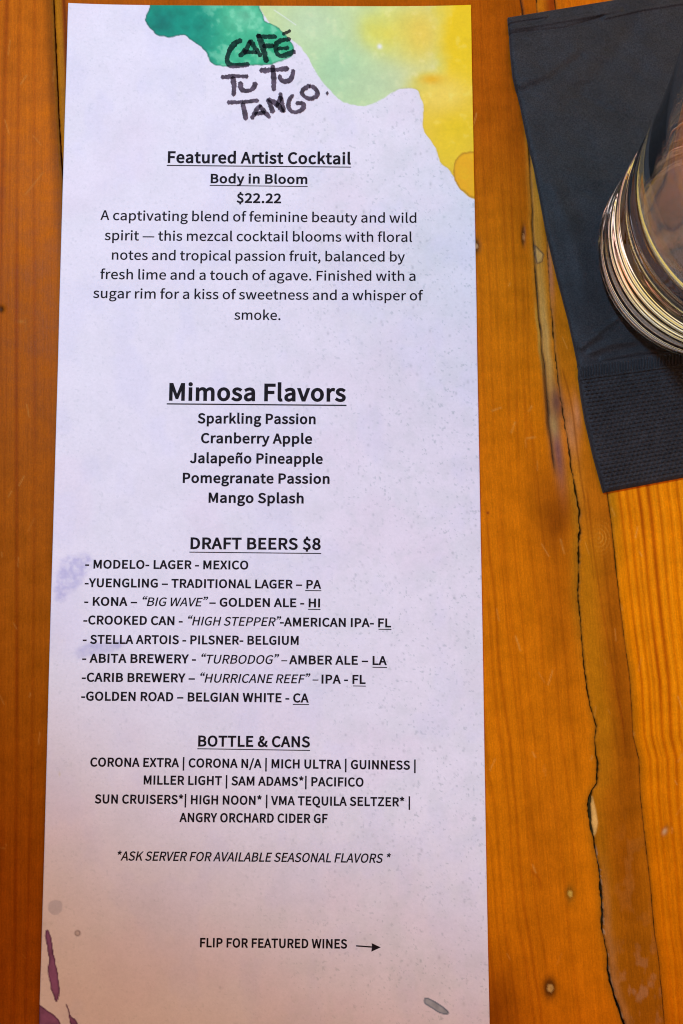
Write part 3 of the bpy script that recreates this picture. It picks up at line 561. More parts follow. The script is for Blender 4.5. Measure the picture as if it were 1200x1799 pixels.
# ------------------------------------------------------------------ lettering: glyph outlines (advance, then closed outlines)
GLYPHS = r'''$ 194 87,-43,110,-43,110,-4,135,4,154,19,167,39,171,64,154,111,116,137,78,158,61,190,64,205,72,217,84,225,101,228,119,225,134,217,148,206,166,224,150,238,132,248,110,254,110,293,87,293,87,253,64,246,46,232,35,212,30,188,48,145,85,121,123,98,140,62,137,46,129,33,115,25,96,22,73,26,53,35,35,48,20,26,39,12,62,1,87,-4
& 238 91,-5,119,-1,143,9,165,25,185,12,205,2,224,-5,232,22,217,27,201,36,184,47,203,75,218,105,229,138,199,138,190,110,178,85,163,63,139,84,117,109,98,135,119,151,138,168,151,188,156,211,152,231,143,247,127,258,105,261,81,257,63,244,51,225,47,201,49,182,54,162,63,141,44,126,28,110,17,90,13,67,18,38,34,15,59,1 144,42,128,31,112,24,95,21,74,24,58,34,48,49,44,68,48,87,60,103,76,118,96,91,119,65 86,156,80,172,75,187,74,201,78,220,89,234,106,239,120,235,127,224,130,210,124,189,108,172
* 163 54,165,82,198,109,165,125,176,102,213,140,229,134,246,95,237,91,279,72,279,69,236,29,246,23,229,61,213,39,176
, 97 26,-67,48,-54,64,-38,74,-17,77,7,74,27,65,40,50,44,38,41,30,34,26,22,30,10,38,2,50,-1,54,0,49,-20,37,-36,19,-48
- 121 16,86,106,86,106,110,16,110
. 97 49,-5,60,-1,69,7,72,20,69,32,60,41,49,44,37,41,29,32,26,20,29,7,37,-1
/ 137 4,-63,27,-63,132,278,109,278
2 194 15,0,177,0,177,28,106,28,64,25,105,67,137,108,157,147,165,186,159,217,144,241,121,256,90,261,60,257,36,244,14,224,33,206,48,221,66,231,86,235,107,231,121,221,130,205,133,185,126,150,104,112,68,68,15,19
8 194 98,-5,131,1,156,15,172,36,178,62,175,85,165,104,151,118,135,129,135,131,151,146,164,168,169,193,164,220,150,242,128,256,99,261,71,256,49,243,34,222,28,195,33,171,46,151,63,136,63,135,46,123,31,107,20,88,16,64,22,36,39,15,65,1 116,139,94,149,75,160,62,175,57,195,60,212,69,225,82,234,98,237,117,233,130,224,139,209,142,191,139,173,130,155 98,19,77,23,60,33,49,48,44,67,49,90,61,109,80,125,106,114,127,101,142,85,148,63,144,45,134,31,119,22
A 213 1,0,34,0,59,78,153,78,177,0,211,0,124,257,88,257 67,104,79,144,105,230,106,230,132,144,145,104
B 230 35,0,117,0,156,5,187,19,207,42,214,75,210,99,200,117,183,129,162,137,162,138,178,147,190,159,197,176,200,194,193,223,175,242,147,253,111,257,35,257 68,148,68,231,107,231,134,229,153,222,164,209,168,190,164,172,153,159,134,151,106,148 68,26,68,123,112,123,142,120,164,111,178,97,182,76,178,54,164,38,142,29,112,26
C 223 132,-5,163,0,189,12,211,32,193,53,176,37,156,27,133,24,100,31,75,52,59,85,54,129,59,172,76,205,101,226,134,233,155,230,172,221,187,209,204,230,187,245,163,257,134,261,89,252,53,226,29,184,20,128,29,72,52,31,88,4
D 241 35,0,101,0,152,9,190,34,212,75,220,129,212,184,189,224,152,248,99,257,35,257 68,27,68,230,97,230,136,224,165,204,181,172,187,129,181,86,165,54,136,34,97,27
E 206 35,0,187,0,187,28,68,28,68,121,165,121,165,149,68,149,68,229,183,229,183,257,35,257
F 193 35,0,68,0,68,115,166,115,166,143,68,143,68,229,183,229,183,257,35,257
G 241 136,-5,168,-1,195,10,215,25,215,133,131,133,131,106,186,106,186,39,173,31,157,26,139,24,103,31,76,52,59,85,54,129,60,172,77,205,104,226,139,233,162,230,180,221,194,209,212,230,194,245,170,256,138,261,91,252,54,226,29,184,20,128,29,72,53,31,90,4
H 255 35,0,68,0,68,121,187,121,187,0,220,0,220,257,187,257,187,149,68,149,68,257,35,257
I 102 35,0,68,0,68,257,35,257
J 187 83,-5,115,2,137,19,150,44,154,75,154,257,121,257,121,78,119,54,111,37,98,27,80,24,63,27,48,36,35,53,12,36,25,18,41,6,60,-2
K 226 35,0,68,0,68,81,112,134,189,0,225,0,132,159,213,257,176,257,68,128,68,128,68,257,35,257
L 190 35,0,180,0,180,28,68,28,68,257,35,257
M 284 35,0,64,0,64,142,64,167,62,193,60,218,62,218,82,159,131,26,153,26,201,159,222,218,223,218,219,142,219,0,249,0,249,257,210,257,161,119,143,66,142,66,123,119,74,257,35,257
N 253 35,0,66,0,66,135,62,215,63,215,91,162,185,0,218,0,218,257,187,257,187,123,188,96,189,69,192,42,190,42,162,95,68,257,35,257
O 260 130,-5,174,5,209,31,231,74,239,129,231,185,209,226,174,252,130,261,86,252,51,226,28,185,20,129,28,74,51,31,86,5 130,24,98,31,74,52,59,86,54,129,59,172,74,205,98,226,130,233,161,226,185,205,201,172,206,129,201,86,185,52,161,31
P 222 35,0,68,0,68,102,110,102,148,107,178,121,198,146,204,181,198,217,178,240,148,253,109,257,35,257 68,129,68,230,104,230,134,228,155,220,168,205,172,181,168,158,156,141,135,132,106,129
Q 260 130,22,98,30,74,51,59,85,54,129,59,172,74,205,98,226,130,233,161,226,185,205,201,172,206,129,201,85,185,51,161,30 208,-64,223,-64,236,-62,245,-58,239,-34,231,-36,222,-37,212,-37,186,-34,164,-22,149,-3,186,11,215,39,233,79,239,129,231,185,209,226,174,252,130,261,86,252,51,226,28,185,20,129,27,78,46,38,76,10,114,-4,128,-28,149,-47,176,-60
R 222 68,135,68,230,111,230,137,228,157,220,169,206,173,185,169,163,157,147,137,138,111,135 176,0,213,0,147,112,171,122,189,137,201,158,205,185,199,219,180,241,152,253,116,257,35,257,35,0,68,0,68,109,114,109
S 209 106,-5,143,1,170,17,188,40,194,68,190,93,178,112,162,126,141,137,104,153,84,162,68,175,62,196,65,211,75,223,90,230,110,233,132,230,151,222,168,209,185,230,164,246,139,257,110,261,77,256,52,242,35,221,29,193,34,169,46,150,63,137,81,127,118,111,140,101,155,87,161,65,157,48,146,35,130,27,107,24,81,28,57,39,36,56,17,33,42,13,72,0
T 210 89,0,121,0,121,229,199,229,199,257,11,257,11,229,89,229
U 252 126,-5,163,1,192,20,211,54,218,106,218,257,187,257,187,105,183,66,170,41,150,28,126,24,103,28,84,41,71,66,67,105,67,257,34,257,34,106,41,54,61,20,90,1
V 201 82,0,120,0,201,257,168,257,127,118,102,33,101,33,76,118,34,257,0,257
W 307 63,0,102,0,140,155,153,213,154,213,167,155,206,0,245,0,298,257,267,257,239,117,225,34,223,34,205,117,169,257,140,257,104,117,86,34,85,34,69,117,42,257,9,257
X 201 6,0,40,0,77,69,98,111,99,111,121,69,159,0,195,0,120,131,190,257,156,257,121,191,103,153,102,153,82,191,47,257,11,257,81,133
Y 186 77,0,109,0,109,99,186,257,153,257,120,184,94,128,92,128,67,184,34,257,0,257,77,99
Z 211 18,0,195,0,195,28,57,28,193,237,193,257,30,257,30,229,153,229,18,20
a 197 76,-5,99,-1,120,9,139,23,140,23,143,0,169,0,169,117,165,149,154,174,133,189,103,195,74,191,49,182,29,170,41,148,58,158,77,165,98,168,117,164,129,154,136,138,137,120,85,111,49,97,28,77,21,49,25,26,36,10,54,-1 85,21,68,24,56,34,51,51,56,68,70,82,97,92,137,99,137,46,120,32,103,24
b 216 116,-5,147,2,173,22,192,55,199,98,194,138,179,169,155,188,123,195,102,191,82,182,63,168,64,202,64,279,32,279,32,0,58,0,61,20,62,20,79,7,98,-2 111,22,97,24,81,30,64,42,64,142,82,156,99,165,115,168,138,163,154,149,163,127,165,98,161,66,150,42,132,28
c 178 107,-5,129,-2,150,7,169,19,155,41,142,31,127,25,110,22,86,27,67,42,55,65,51,95,56,125,68,148,87,163,111,168,125,166,137,160,149,152,165,173,150,184,132,192,110,195,75,188,46,169,26,137,18,95,25,53,44,22,72,2
d 217 97,-5,119,-1,138,9,155,22,156,22,159,0,185,0,185,279,153,279,153,206,154,173,138,185,121,192,101,195,70,188,43,168,25,137,19,95,24,53,40,21,65,2 104,22,82,27,65,42,55,65,51,95,56,125,68,148,85,163,106,168,122,166,137,160,153,148,153,48,137,34,121,25
e 194 109,-5,133,-2,154,5,172,15,160,36,146,28,130,23,113,21,88,26,68,39,55,60,50,88,178,88,179,106,174,143,160,171,136,189,103,195,72,188,44,168,25,137,18,95,25,53,45,22,74,2 49,110,56,135,68,154,85,166,104,169,124,166,139,154,148,136,151,110
f 114 12,164,37,164,37,0,69,0,69,164,110,164,110,190,69,190,69,220,72,241,81,253,96,258,103,257,110,255,118,252,125,277,115,280,104,282,93,283,68,279,51,266,41,247,37,221,37,190,12,188
g 197 96,-88,136,-82,166,-68,186,-47,193,-22,188,-1,176,13,155,21,126,23,89,23,69,26,59,33,56,44,57,53,62,61,68,67,77,63,86,61,96,60,123,65,145,78,160,99,166,126,164,142,158,155,150,166,189,166,189,190,123,190,115,193,106,194,96,195,69,190,46,177,31,155,25,127,29,106,38,89,50,76,50,75,40,66,32,54,29,39,31,26,37,15,46,8,46,6,31,-6,21,-21,18,-37,24,-58,40,-74,65,-84 96,82,80,85,68,94,59,108,56,127,59,146,68,160,80,169,96,172,112,169,125,160,133,146,137,127,133,108,125,94,112,85 101,-65,78,-63,60,-56,50,-46,46,-32,48,-21,54,-10,65,0,90,-3,123,-3,144,-5,157,-13,161,-27,157,-41,145,-54,126,-62
h 212 32,0,64,0,64,138,82,154,98,164,116,167,133,164,144,155,150,139,152,116,152,0,184,0,184,120,181,152,170,176,152,190,126,195,102,191,81,179,63,163,64,202,64,279,32,279
i 96 32,0,64,0,64,190,32,190 48,229,59,232,67,239,70,251,67,262,59,269,48,271,37,269,30,262,27,251,30,239,37,232
k 193 32,0,64,0,64,50,99,92,155,0,190,0,118,113,181,190,146,190,65,90,64,90,64,279,32,279
l 99 66,-5,74,-4,79,-3,84,-2,80,23,73,22,69,23,66,28,64,36,64,279,32,279,32,38,34,20,40,7,51,-2
m 324 32,0,64,0,64,138,81,154,97,164,112,167,128,164,139,155,145,139,147,116,147,0,179,0,179,138,196,154,212,164,227,167,243,164,254,155,260,139,263,116,263,0,294,0,294,120,291,152,280,176,262,190,237,195,215,190,194,178,174,159,167,174,156,185,141,192,121,195,100,191,80,179,62,162,62,162,58,190,32,190
n 213 32,0,64,0,64,138,82,154,98,164,116,167,133,164,144,155,150,139,152,116,152,0,184,0,184,120,181,152,170,176,152,190,126,195,102,191,81,179,62,162,62,162,58,190,32,190
o 212 106,-5,139,2,167,22,187,53,194,95,187,137,167,169,139,188,106,195,73,188,45,169,25,137,18,95,25,53,45,22,73,2 106,22,84,27,66,42,55,65,51,95,55,125,66,148,84,163,106,168,129,163,146,148,157,125,161,95,157,65,146,42,129,27
p 217 32,-80,64,-80,64,-16,63,18,81,5,98,-2,116,-5,147,2,173,22,192,55,199,98,194,138,179,169,155,188,123,195,101,191,81,181,62,168,62,168,58,190,32,190 111,22,97,24,81,30,64,42,64,142,82,156,99,165,115,168,138,163,154,149,163,127,165,98,161,66,150,42,132,28
r 136 32,0,64,0,64,122,79,148,95,162,112,166,119,166,125,165,131,163,137,191,131,193,124,195,116,195,96,190,78,176,62,155,62,155,58,190,32,190
s 164 82,-5,112,0,133,12,146,30,151,52,146,75,132,90,114,101,93,110,73,118,58,128,52,143,56,156,68,166,88,170,103,168,117,162,131,153,146,173,130,184,110,192,87,195,59,191,39,179,26,162,22,141,27,120,39,105,57,94,77,86,98,78,114,66,120,50,116,35,104,24,83,20,62,23,44,31,27,43,11,22,31,8,56,-1
t 132 92,-5,104,-4,116,-1,127,2,121,27,114,24,106,22,99,21,85,24,76,31,71,42,70,58,70,164,121,164,121,190,70,190,70,244,43,244,40,190,9,188,9,164,38,164,38,59,41,33,50,13,66,0
u 212 88,-5,112,0,132,12,151,30,152,30,154,0,181,0,181,190,149,190,149,55,132,37,115,26,97,23,81,26,70,35,64,51,62,74,62,190,29,190,29,70,33,38,44,14,62,0
v 182 73,0,111,0,178,190,146,190,110,82,93,26,91,26,74,82,38,190,5,190
w 281 62,0,99,0,126,102,139,157,141,157,154,103,181,0,220,0,272,190,241,190,213,80,202,27,200,27,187,80,157,190,126,190,96,80,83,27,82,27,70,80,42,190,9,190
y 182 35,-82,61,-77,80,-63,95,-42,106,-16,178,190,147,190,112,85,97,31,95,31,76,85,38,190,5,190,81,0,77,-15,67,-36,53,-50,34,-56,19,-53,13,-78,19,-80,27,-81
z 166 12,0,156,0,156,26,53,26,153,173,153,190,23,190,23,164,112,164,12,17
| 94 36,-98,58,-98,58,293,36,293
ñ 213 32,0,64,0,64,138,82,154,98,164,116,167,133,164,144,155,150,139,152,116,152,0,184,0,184,120,181,152,170,176,152,190,126,195,102,191,81,179,62,162,62,162,58,190,32,190 144,226,161,230,173,241,180,258,183,279,161,280,159,264,153,253,144,249,127,258,110,273,87,282,70,278,58,267,50,250,48,229,69,228,72,244,78,255,87,259,104,250,121,234
– 188 16,88,172,88,172,109,16,109
— 313 16,88,297,88,297,109,16,109
“ 350 270,283,262,297,246,286,232,272,222,253,218,231,222,214,232,202,246,198,259,201,267,210,270,221,267,232,260,240,248,243,244,243,241,242,238,240,242,256,253,271 337,283,329,297,313,286,299,272,289,253,286,231,290,214,300,202,313,198,327,201,335,210,337,221,334,232,327,240,315,243,311,243,308,242,306,240,310,256,320,271
” 350 81,210,88,196,104,207,118,221,128,240,132,262,128,279,118,291,104,295,91,292,83,283,80,272,83,261,91,253,102,250,112,253,108,237,97,222 13,210,21,196,37,207,51,221,61,240,64,262,61,279,51,291,37,295,24,292,16,283,13,272,16,261,23,253,35,250,44,253,41,237,30,222'''
G = {}
for ln in GLYPHS.strip('\n').split('\n'):
    q = ln.split(' '); ch = q[0]; G[ch] = (int(q[1]), [np.array(list(map(int, s.split(','))), float).reshape(-1, 2) for s in q[2:] if s])
CAP, SPACE = 257.0, 72.0
for ch in '“”':                                     # the quotes sit close to the words
    lo = min(q[:, 0].min() for q in G[ch][1]); hi = max(q[:, 0].max() for q in G[ch][1]); G[ch] = (int(hi - lo) + 22, [q - [lo - 8, 0] for q in G[ch][1]])
def outline_mesh(loops, w):
    """fill closed outlines and lay a rim of half-width w along them: vertices (x, y, level) and faces"""
    c = bpy.data.curves.new('lettering', 'CURVE'); c.dimensions = '2D'; c.fill_mode = 'BOTH'
    for lp in loops:
        s = c.splines.new('POLY'); s.points.add(len(lp) - 1)
        s.points.foreach_set('co', np.concatenate([lp/100.0, np.zeros((len(lp), 1)), np.ones((len(lp), 1))], 1).ravel()); s.use_cyclic_u = True
    o = bpy.data.objects.new('lettering', c); me = o.to_mesh()
    V = np.zeros(len(me.vertices)*3); me.vertices.foreach_get('co', V); V = V.reshape(-1, 3)*100.0; V[:, 2] = 0
    F = [tuple(p.vertices) for p in me.polygons]
    o.to_mesh_clear(); bpy.data.objects.remove(o); bpy.data.curves.remove(c)
    Vs = [V]; n = len(V)
    for lp in loops:
        keep = np.hypot(*(lp - np.roll(lp, 1, 0)).T) > .5; lp = lp[keep]
        e = np.roll(lp, -1, 0) - lp; e /= np.linalg.norm(e, axis=1)[:, None] + 1e-9
        nr = np.stack([-e[:, 1], e[:, 0]], 1); m = nr + np.roll(nr, 1, 0); m /= np.linalg.norm(m, axis=1)[:, None] + 1e-9
        k = np.clip(1/np.maximum((m*nr).sum(1), .3), 1, 1.5)[:, None]; K = len(lp)
        for q, lv in ((lp + m*k*w, 1.), (lp - m*k*w, 1.)): Vs.append(np.c_[q, np.full(K, lv)])
        F += [(n + i, n + (i+1) % K, n + K + (i+1) % K, n + K + i) for i in range(K)]; n += 2*K
    return np.concatenate(Vs), F
STYLE = {'b': (12.0, 13.0, 0.0), 'r': (4.6, 3.0, 0.0), 'i': (5.0, 1.0, 0.2), 'I': (6.5, 2.0, 0.2)}   # weight, tracking, slant
CACHE = {}
def glyph(ch, st):
    if (ch, st) not in CACHE:
        w, t, sl = STYLE[st]; V, F = outline_mesh(G[ch][1], w)
        V = V.copy(); V[:, 1] = V[:, 1]*(CAP - w)/CAP + w*.5; V[:, 0] += sl*V[:, 1]
        CACHE[(ch, st)] = (V, F)
    return CACHE[(ch, st)]
def flat_obj(name, V2, F, mat, lift=0.00003):
    X, Y = V2[:, 0], V2[:, 1]
    V = np.stack([X - menu.location.x, Y - menu.location.y, card_z(X, Y) + lift], 1)
    me = bpy.data.meshes.new(name); me.from_pydata([tuple(v) for v in V], [], F); me.update(); me.materials.append(mat)
    o = bpy.data.objects.new(name, me); COL.objects.link(o); o.parent = menu; return o
def text_line(name, x0, y0, x1, y1, cap, runs, under=()):
    """runs: (text, style); ends and baseline measured on the card; under: (x0, y0, x1, y1, thickness) rules"""
    pen = 0.0; VV = []; FF = []; n = 0; first = True; xmax = 0
    for txt, st in runs:
        w, tr, sl = STYLE[st]
        for ch in txt:
            if ch == ' ': pen += SPACE + tr; continue
            V, F = glyph(ch, st)
            if first: pen -= V[:, 0].min(); first = False
            VV.append(V + [pen, 0, 0]); FF += [tuple(i + n for i in f) for f in F]; n += len(V)
            xmax = (V[:, 0] + pen).max(); pen += G[ch][0] + tr
    VV = np.concatenate(VV)
    A = np.array(P(x0, y0, THK)); B = np.array(P(x1, y1, THK)); L = np.linalg.norm(B - A); ux = (B - A)/L; uy = np.array([-ux[1], ux[0]])
    C_ = np.array(P(x0, y0 - cap, THK)); ch_ = np.linalg.norm(C_ - A)/CAP
    pts = A + VV[:, :1]*(L/xmax)*ux + VV[:, 1:2]*ch_*uy; lev = VV[:, 2]
    for (ax, ay, bx, by, th) in under:
        q = np.array([P(ax, ay - th/2, THK), P(bx, by - th/2, THK), P(bx, by + th/2, THK), P(ax, ay + th/2, THK)])
        FF.append((n + 3, n + 2, n + 1, n)); pts = np.concatenate([pts, q]); lev = np.r_[lev, 0, 0, 0, 0]; n += 4
    return flat_obj(name, pts, FF, MI.m, 0.00003 + lev*0.000004)
b = lambda s: [(s, 'b')]
text_line('heading', 294.7, 286, 616.5, 288.4, 20, b('Featured Artist Cocktail'), [(293, 290.6, 617, 293.4, 1.6)])
text_line('heading', 370, 321.5, 540, 323, 16, b('Body in Bloom'), [(368.5, 325.6, 540.5, 327.5, 1.4)])
text_line('price', 415.5, 356, 493.9, 356.8, 16.6, b('$22.22'))
for x0, y0, x1, y1, s in [(176.8,387,731.5,391.5,'A captivating blend of feminine beauty and wild'),(184,422.3,724,425,'spirit — this mezcal cocktail blooms with floral'),
    (196.8,456.5,711.5,459.6,'notes and tropical passion fruit, balanced by'),(176.5,490.6,730,493.6,'fresh lime and a touch of agave. Finished with a'),
    (164,524,743.5,528,'sugar rim for a kiss of sweetness and a whisper of'),(411.5,561.5,492.8,562.2,'smoke.')]:
    text_line('text_line', x0, y0, x1, y1, 16.8, [(s, 'r')])
text_line('heading', 297, 703.4, 607.6, 705.4, 30, b('Mimosa Flavors'), [(293, 709.6, 608.8, 712.3, 2.2)])
for x0, y0, x1, y1, s in [(347,743.6,554.5,745.2,'Sparkling Passion'),(353,778.4,548.5,779.8,'Cranberry Apple'),(333.4,813.4,567,815,'Jalapeño Pineapple'),
    (321,848.2,579,850,'Pomegranate Passion'),(366.4,883,533.5,884.4,'Mango Splash')]:
    text_line('text_line', x0, y0, x1, y1, 17.4, b(s))
text_line('heading', 334.6, 964.4, 563.5, 965.8, 20, b('DRAFT BEERS $8'), [(332.8, 970, 564.4, 972.4, 1.6)])
U1 = 1.5
text_line('text_line', 150.3, 998.6, 436.3, 1000.3, 15, b('- MODELO- LAGER - MEXICO'))
text_line('text_line', 149.4, 1031.2, 564.4, 1034.2, 15, b('-YUENGLING – TRADITIONAL LAGER – PA'), [(536.3, 1037.4, 564.6, 1037.8, U1)])
text_line('text_line', 148.6, 1063.8, 562.4, 1066.8, 15, [('- KONA – ', 'b'), ('“BIG WAVE” ', 'i'), ('– GOLDEN ALE - HI', 'b')], [(541, 1070.4, 563, 1070.8, U1)])
text_line('text_line', 147, 1096.6, 687, 1102, 15.2, [('-CROOKED CAN - ', 'b'), ('“HIGH STEPPER”', 'i'), ('-AMERICAN IPA- FL', 'b')], [(665, 1105.4, 687.6, 1105.8, U1)])
text_line('text_line', 146, 1130.6, 524.7, 1132.8, 15.2, b('- STELLA ARTOIS - PILSNER- BELGIUM'))
text_line('text_line', 145, 1163.8, 679.7, 1168.2, 15.4, [('- ABITA BREWERY - ', 'b'), ('“TURBODOG” – ', 'i'), ('AMBER ALE – LA', 'b')], [(654.5, 1172.2, 680, 1172.6, U1)])
text_line('text_line', 144.3, 1197.2, 642.3, 1201.4, 15.4, [('-CARIB BREWERY – ', 'b'), ('“HURRICANE REEF” – ', 'i'), ('IPA - FL', 'b')], [(620.2, 1205, 642.6, 1205.4, U1)])
text_line('text_line', 143.2, 1230.4, 542.5, 1234.2, 15.6, b('-GOLDEN ROAD – BELGIAN WHITE - CA'), [(514.5, 1237.4, 543, 1237.8, U1)])
text_line('heading', 348, 1311.2, 544.5, 1312.8, 18.8, b('BOTTLE & CANS'), [(346.7, 1315.4, 544.8, 1318.4, 1.6)])
text_line('text_line', 158.9, 1346.2, 730.2, 1352.2, 15.6, b('CORONA EXTRA | CORONA N/A | MICH ULTRA | GUINNESS |'))
text_line('text_line', 252.4, 1378, 638.8, 1382, 15.6, b('MILLER LIGHT | SAM ADAMS*| PACIFICO'))
text_line('text_line', 166.6, 1411, 720.5, 1416.8, 15.6, b('SUN CRUISERS*| HIGH NOON* | VMA TEQUILA SELTZER* |'))
text_line('text_line', 315, 1444, 575.6, 1446, 15.8, b('ANGRY ORCHARD CIDER GF'))
text_line('text_line', 206.2, 1511.5, 687, 1516.2, 16, [('*ASK SERVER FOR AVAILABLE SEASONAL FLAVORS *', 'I')])
text_line('text_line', 351.3, 1664, 609.8, 1666.4, 16, b('FLIP FOR FEATURED WINES'))
ar = [(625.7,1660.6),(653.5,1662.6),(653,1657),(669,1664.4),(652.4,1672),(653.2,1665),(625.7,1663)]
flat_obj('arrow', np.array([P(x, y, THK) for x, y in ar]), [(0,6,5,1),(2,1,5,4,3)], MI.m)

# brush-written name at the top: one stroke after another
z4 = lambda x, y: (380 + x/5.4545, 30 + y/5.4545)
STROKES = {
 'C': [([(238,222),(180,250),(130,310),(105,380),(105,440),(150,470),(220,462),(308,455)], 46)],
 'A': [([(225,375),(285,318),(325,232)], 42), ([(325,228),(368,290),(425,372)], 40), ([(265,334),(385,340)], 38)],
 'F': [([(400,172),(440,262),(482,425)], 50), ([(395,180),(470,190),(572,190)], 38), ([(450,278),(545,276)], 40)],
 'E': [([(705,210),(640,222),(582,238),(566,290),(580,350),(612,378),(680,360),(748,328)], 42), ([(590,304),(690,295)], 30)],
 'accent': [([(640,165),(708,132)], 32)],
 'T': [([(52,578),(180,566),(298,570)], 36), ([(160,580),(172,660),(165,750)], 44)],
 'U': [([(235,628),(232,690),(285,714),(350,695),(375,634)], 42)],
 'T2': [([(425,512),(540,508),(685,494)], 42), ([(540,468),(552,600),(550,700)], 44)],
 'U2': [([(607,560),(612,600),(660,626),(722,600),(738,510)], 42)],
 'T3': [([(112,818),(260,815),(400,800)], 34), ([(252,830),(272,900),(282,980)], 42)],
 'A3': [([(342,972),(402,862),(425,848)], 38), ([(420,852),(462,910),(510,962)], 38), ([(372,930),(462,915)], 34)],
 'N': [([(492,792),(518,830),(540,910)], 44), ([(500,790),(580,830),(640,905)], 44), ([(612,730),(632,820),(646,908)], 34), ([(580,850),(618,770)], 40)],
 'G': [([(735,748),(695,790),(686,860),(725,912),(790,912),(845,868),(830,822),(768,828)], 38)],
 'O': [([(895,660),(820,700),(818,745),(880,788),(950,775),(978,720),(935,672),(895,660)], 38)],
 'dot': [([(1058,730),(1066,731)], 34)]}
def brush(name, strokes, seed):
    r = np.random.default_rng(seed); VV = []; FF = []; n = 0
    loops = []
    for pts, wd in strokes:
        p = np.array(pts, float)
        for _ in range(2):                                  # round the path
            q = np.empty((2*len(p) - 2, 2)); q[0::2] = p[:-1]*.75 + p[1:]*.25; q[1::2] = p[:-1]*.25 + p[1:]*.75; p = np.concatenate([p[:1], q, p[-1:]])
        seg = np.r_[0, np.cumsum(np.hypot(*np.diff(p, axis=0).T))]; m = max(6, int(seg[-1]/9)); t = np.linspace(0, seg[-1], m)
        p = np.stack([np.interp(t, seg, p[:, 0]), np.interp(t, seg, p[:, 1])], 1)
        tg = np.gradient(p, axis=0); tg /= np.linalg.norm(tg, axis=1)[:, None] + 1e-9; nr = np.stack([-tg[:, 1], tg[:, 0]], 1)
        h = wd/2*(1 + .12*np.sin(t/35. + r.uniform(0, 6)))
        a = p + nr*(h*1.08 + r.normal(0, 2.6, m))[:, None]; c = p - nr*(h*1.08 + r.normal(0, 2.6, m))[:, None]
        e0 = p[0] - tg[0]*h[0]*.7; e1 = p[-1] + tg[-1]*h[-1]*.7
        V = np.concatenate([a, c, [e0, e1]]); lp = []
        for i in range(m - 1): FF.append((n+i, n+i+1, n+m+i+1, n+m+i))
        FF.append((n + 2*m, n, n + m)); FF.append((n + 2*m + 1, n + 2*m - 1, n + m - 1))
        VV.append((V, len(FF))); n += len(V)
    return [v for v, _ in VV], FF
k = 0
for nm, st in STROKES.items():
    for one in st:
        Vs, F = brush(nm, [one], 100 + k); V = np.concatenate(Vs)
        q = np.array([P(*z4(x, y), THK) for x, y in V]); flat_obj('brush_stroke', q, F, MBI if 0 else MB.m, 0.00003 + 0.000004*k); k += 1

# ------------------------------------------------------------------ the napkin
nap = empty('paper_napkin', tuple(map(float, P(1150, 450))) + (0,), 'folded black paper napkin with an embossed dotted border under the glass', 'napkin')
NL = [(-60,884),(28,893),(50,895),(90,898),(130,902),(156,908),(180,915),(230,925),(300,941),(400,960),(480,979),(560,1000),(610,1011),(640,1017),(648,1019),(660,1018.5),(700,1024),(740,1031),(800,1045),(865,1063)]
def nap_surface(v0, v1, nv, name, zf, th, lx=0.0):
    vv = np.linspace(v0, v1, nv); su = np.concatenate([[0], np.linspace(0.0004, 0.40, 400), np.linspace(0.41, 1, 60)]); S, Vv = np.meshgrid(su, vv)
    LX = np.interp(Vv, [p[0] for p in NL], [p[1] for p in NL]) + lx
    slope = np.interp(Vv, [28, 600, 640, 865], [-.165, -.15, -.135, -.19])
    px = LX + S*840; py = Vv + slope*S*840
    z = zf(px, py, S, Vv)
    X, Y = P(px, py, z)
    d = np.minimum(S*840, 1e9)
    ed = np.minimum(d, np.minimum((Vv - 28)*1.0 + 0, 865 - Vv))
    z = z - (th*.45)*np.exp(-np.maximum(ed, 0)/3.0) 
    return grid_mesh(name, X - nap.location.x, Y - nap.location.y, z, {}, MN.m, nap, skirt=th*.55)
def crease(px, py, pts, w, h, asym=0.0):
    d, _ = seg_dist(px, py, pts); return h*np.exp(-(d/w)**2)
def z_plain(px, py, S, V):
    z = 0.00135 + 0*px
    z += .00110*(fbm(px/70. - py/200., py/45., 5, 3) - .5) 
    z += crease(px, py, [(893,50),(930,46),(1000,34),(1090,18)], 4, 0.0004) - crease(px, py, [(895,60),(990,50),(1060,30)], 3, 0.0003)
    z += crease(px, py, [(893,38),(960,28)], 3, 0.00038) + crease(px, py, [(1060,32),(1130,16),(1200,5)], 3, 0.00038)
    z += .00035*sstep(0, 14, (px - 905) *.45 + (156 - py))*blob(px, py, 950, 110, 80, 60) 
    z += crease(px, py, [(1040,618),(1075,604),(1110,600)], 7, 0.000665) + crease(px, py, [(1022,610),(1050,590)], 6, 0.00057) + crease(px, py, [(1060,632),(1120,618),(1150,616)], 5, 0.000475)
    z += crease(px, py, [(975,330),(1010,420),(1030,520)], 16, 0.000475) - crease(px, py, [(1000,180),(1060,120),(1110,60)], 18, 0.00038)
    z += crease(px, py, [(1030,700),(1020,640)], 5, 0.00019)
    z += crease(px, py, [(912,150),(960,128),(1010,88)], 11, .00028) - crease(px, py, [(915,162),(965,140),(1020,100)], 9, .00028)
    z += crease(px, py, [(1085,560),(1050,585),(1020,600)], 5, .0004)
    z -= .0004*blob(px, py, 1215, 440, 165, 165)
    return z
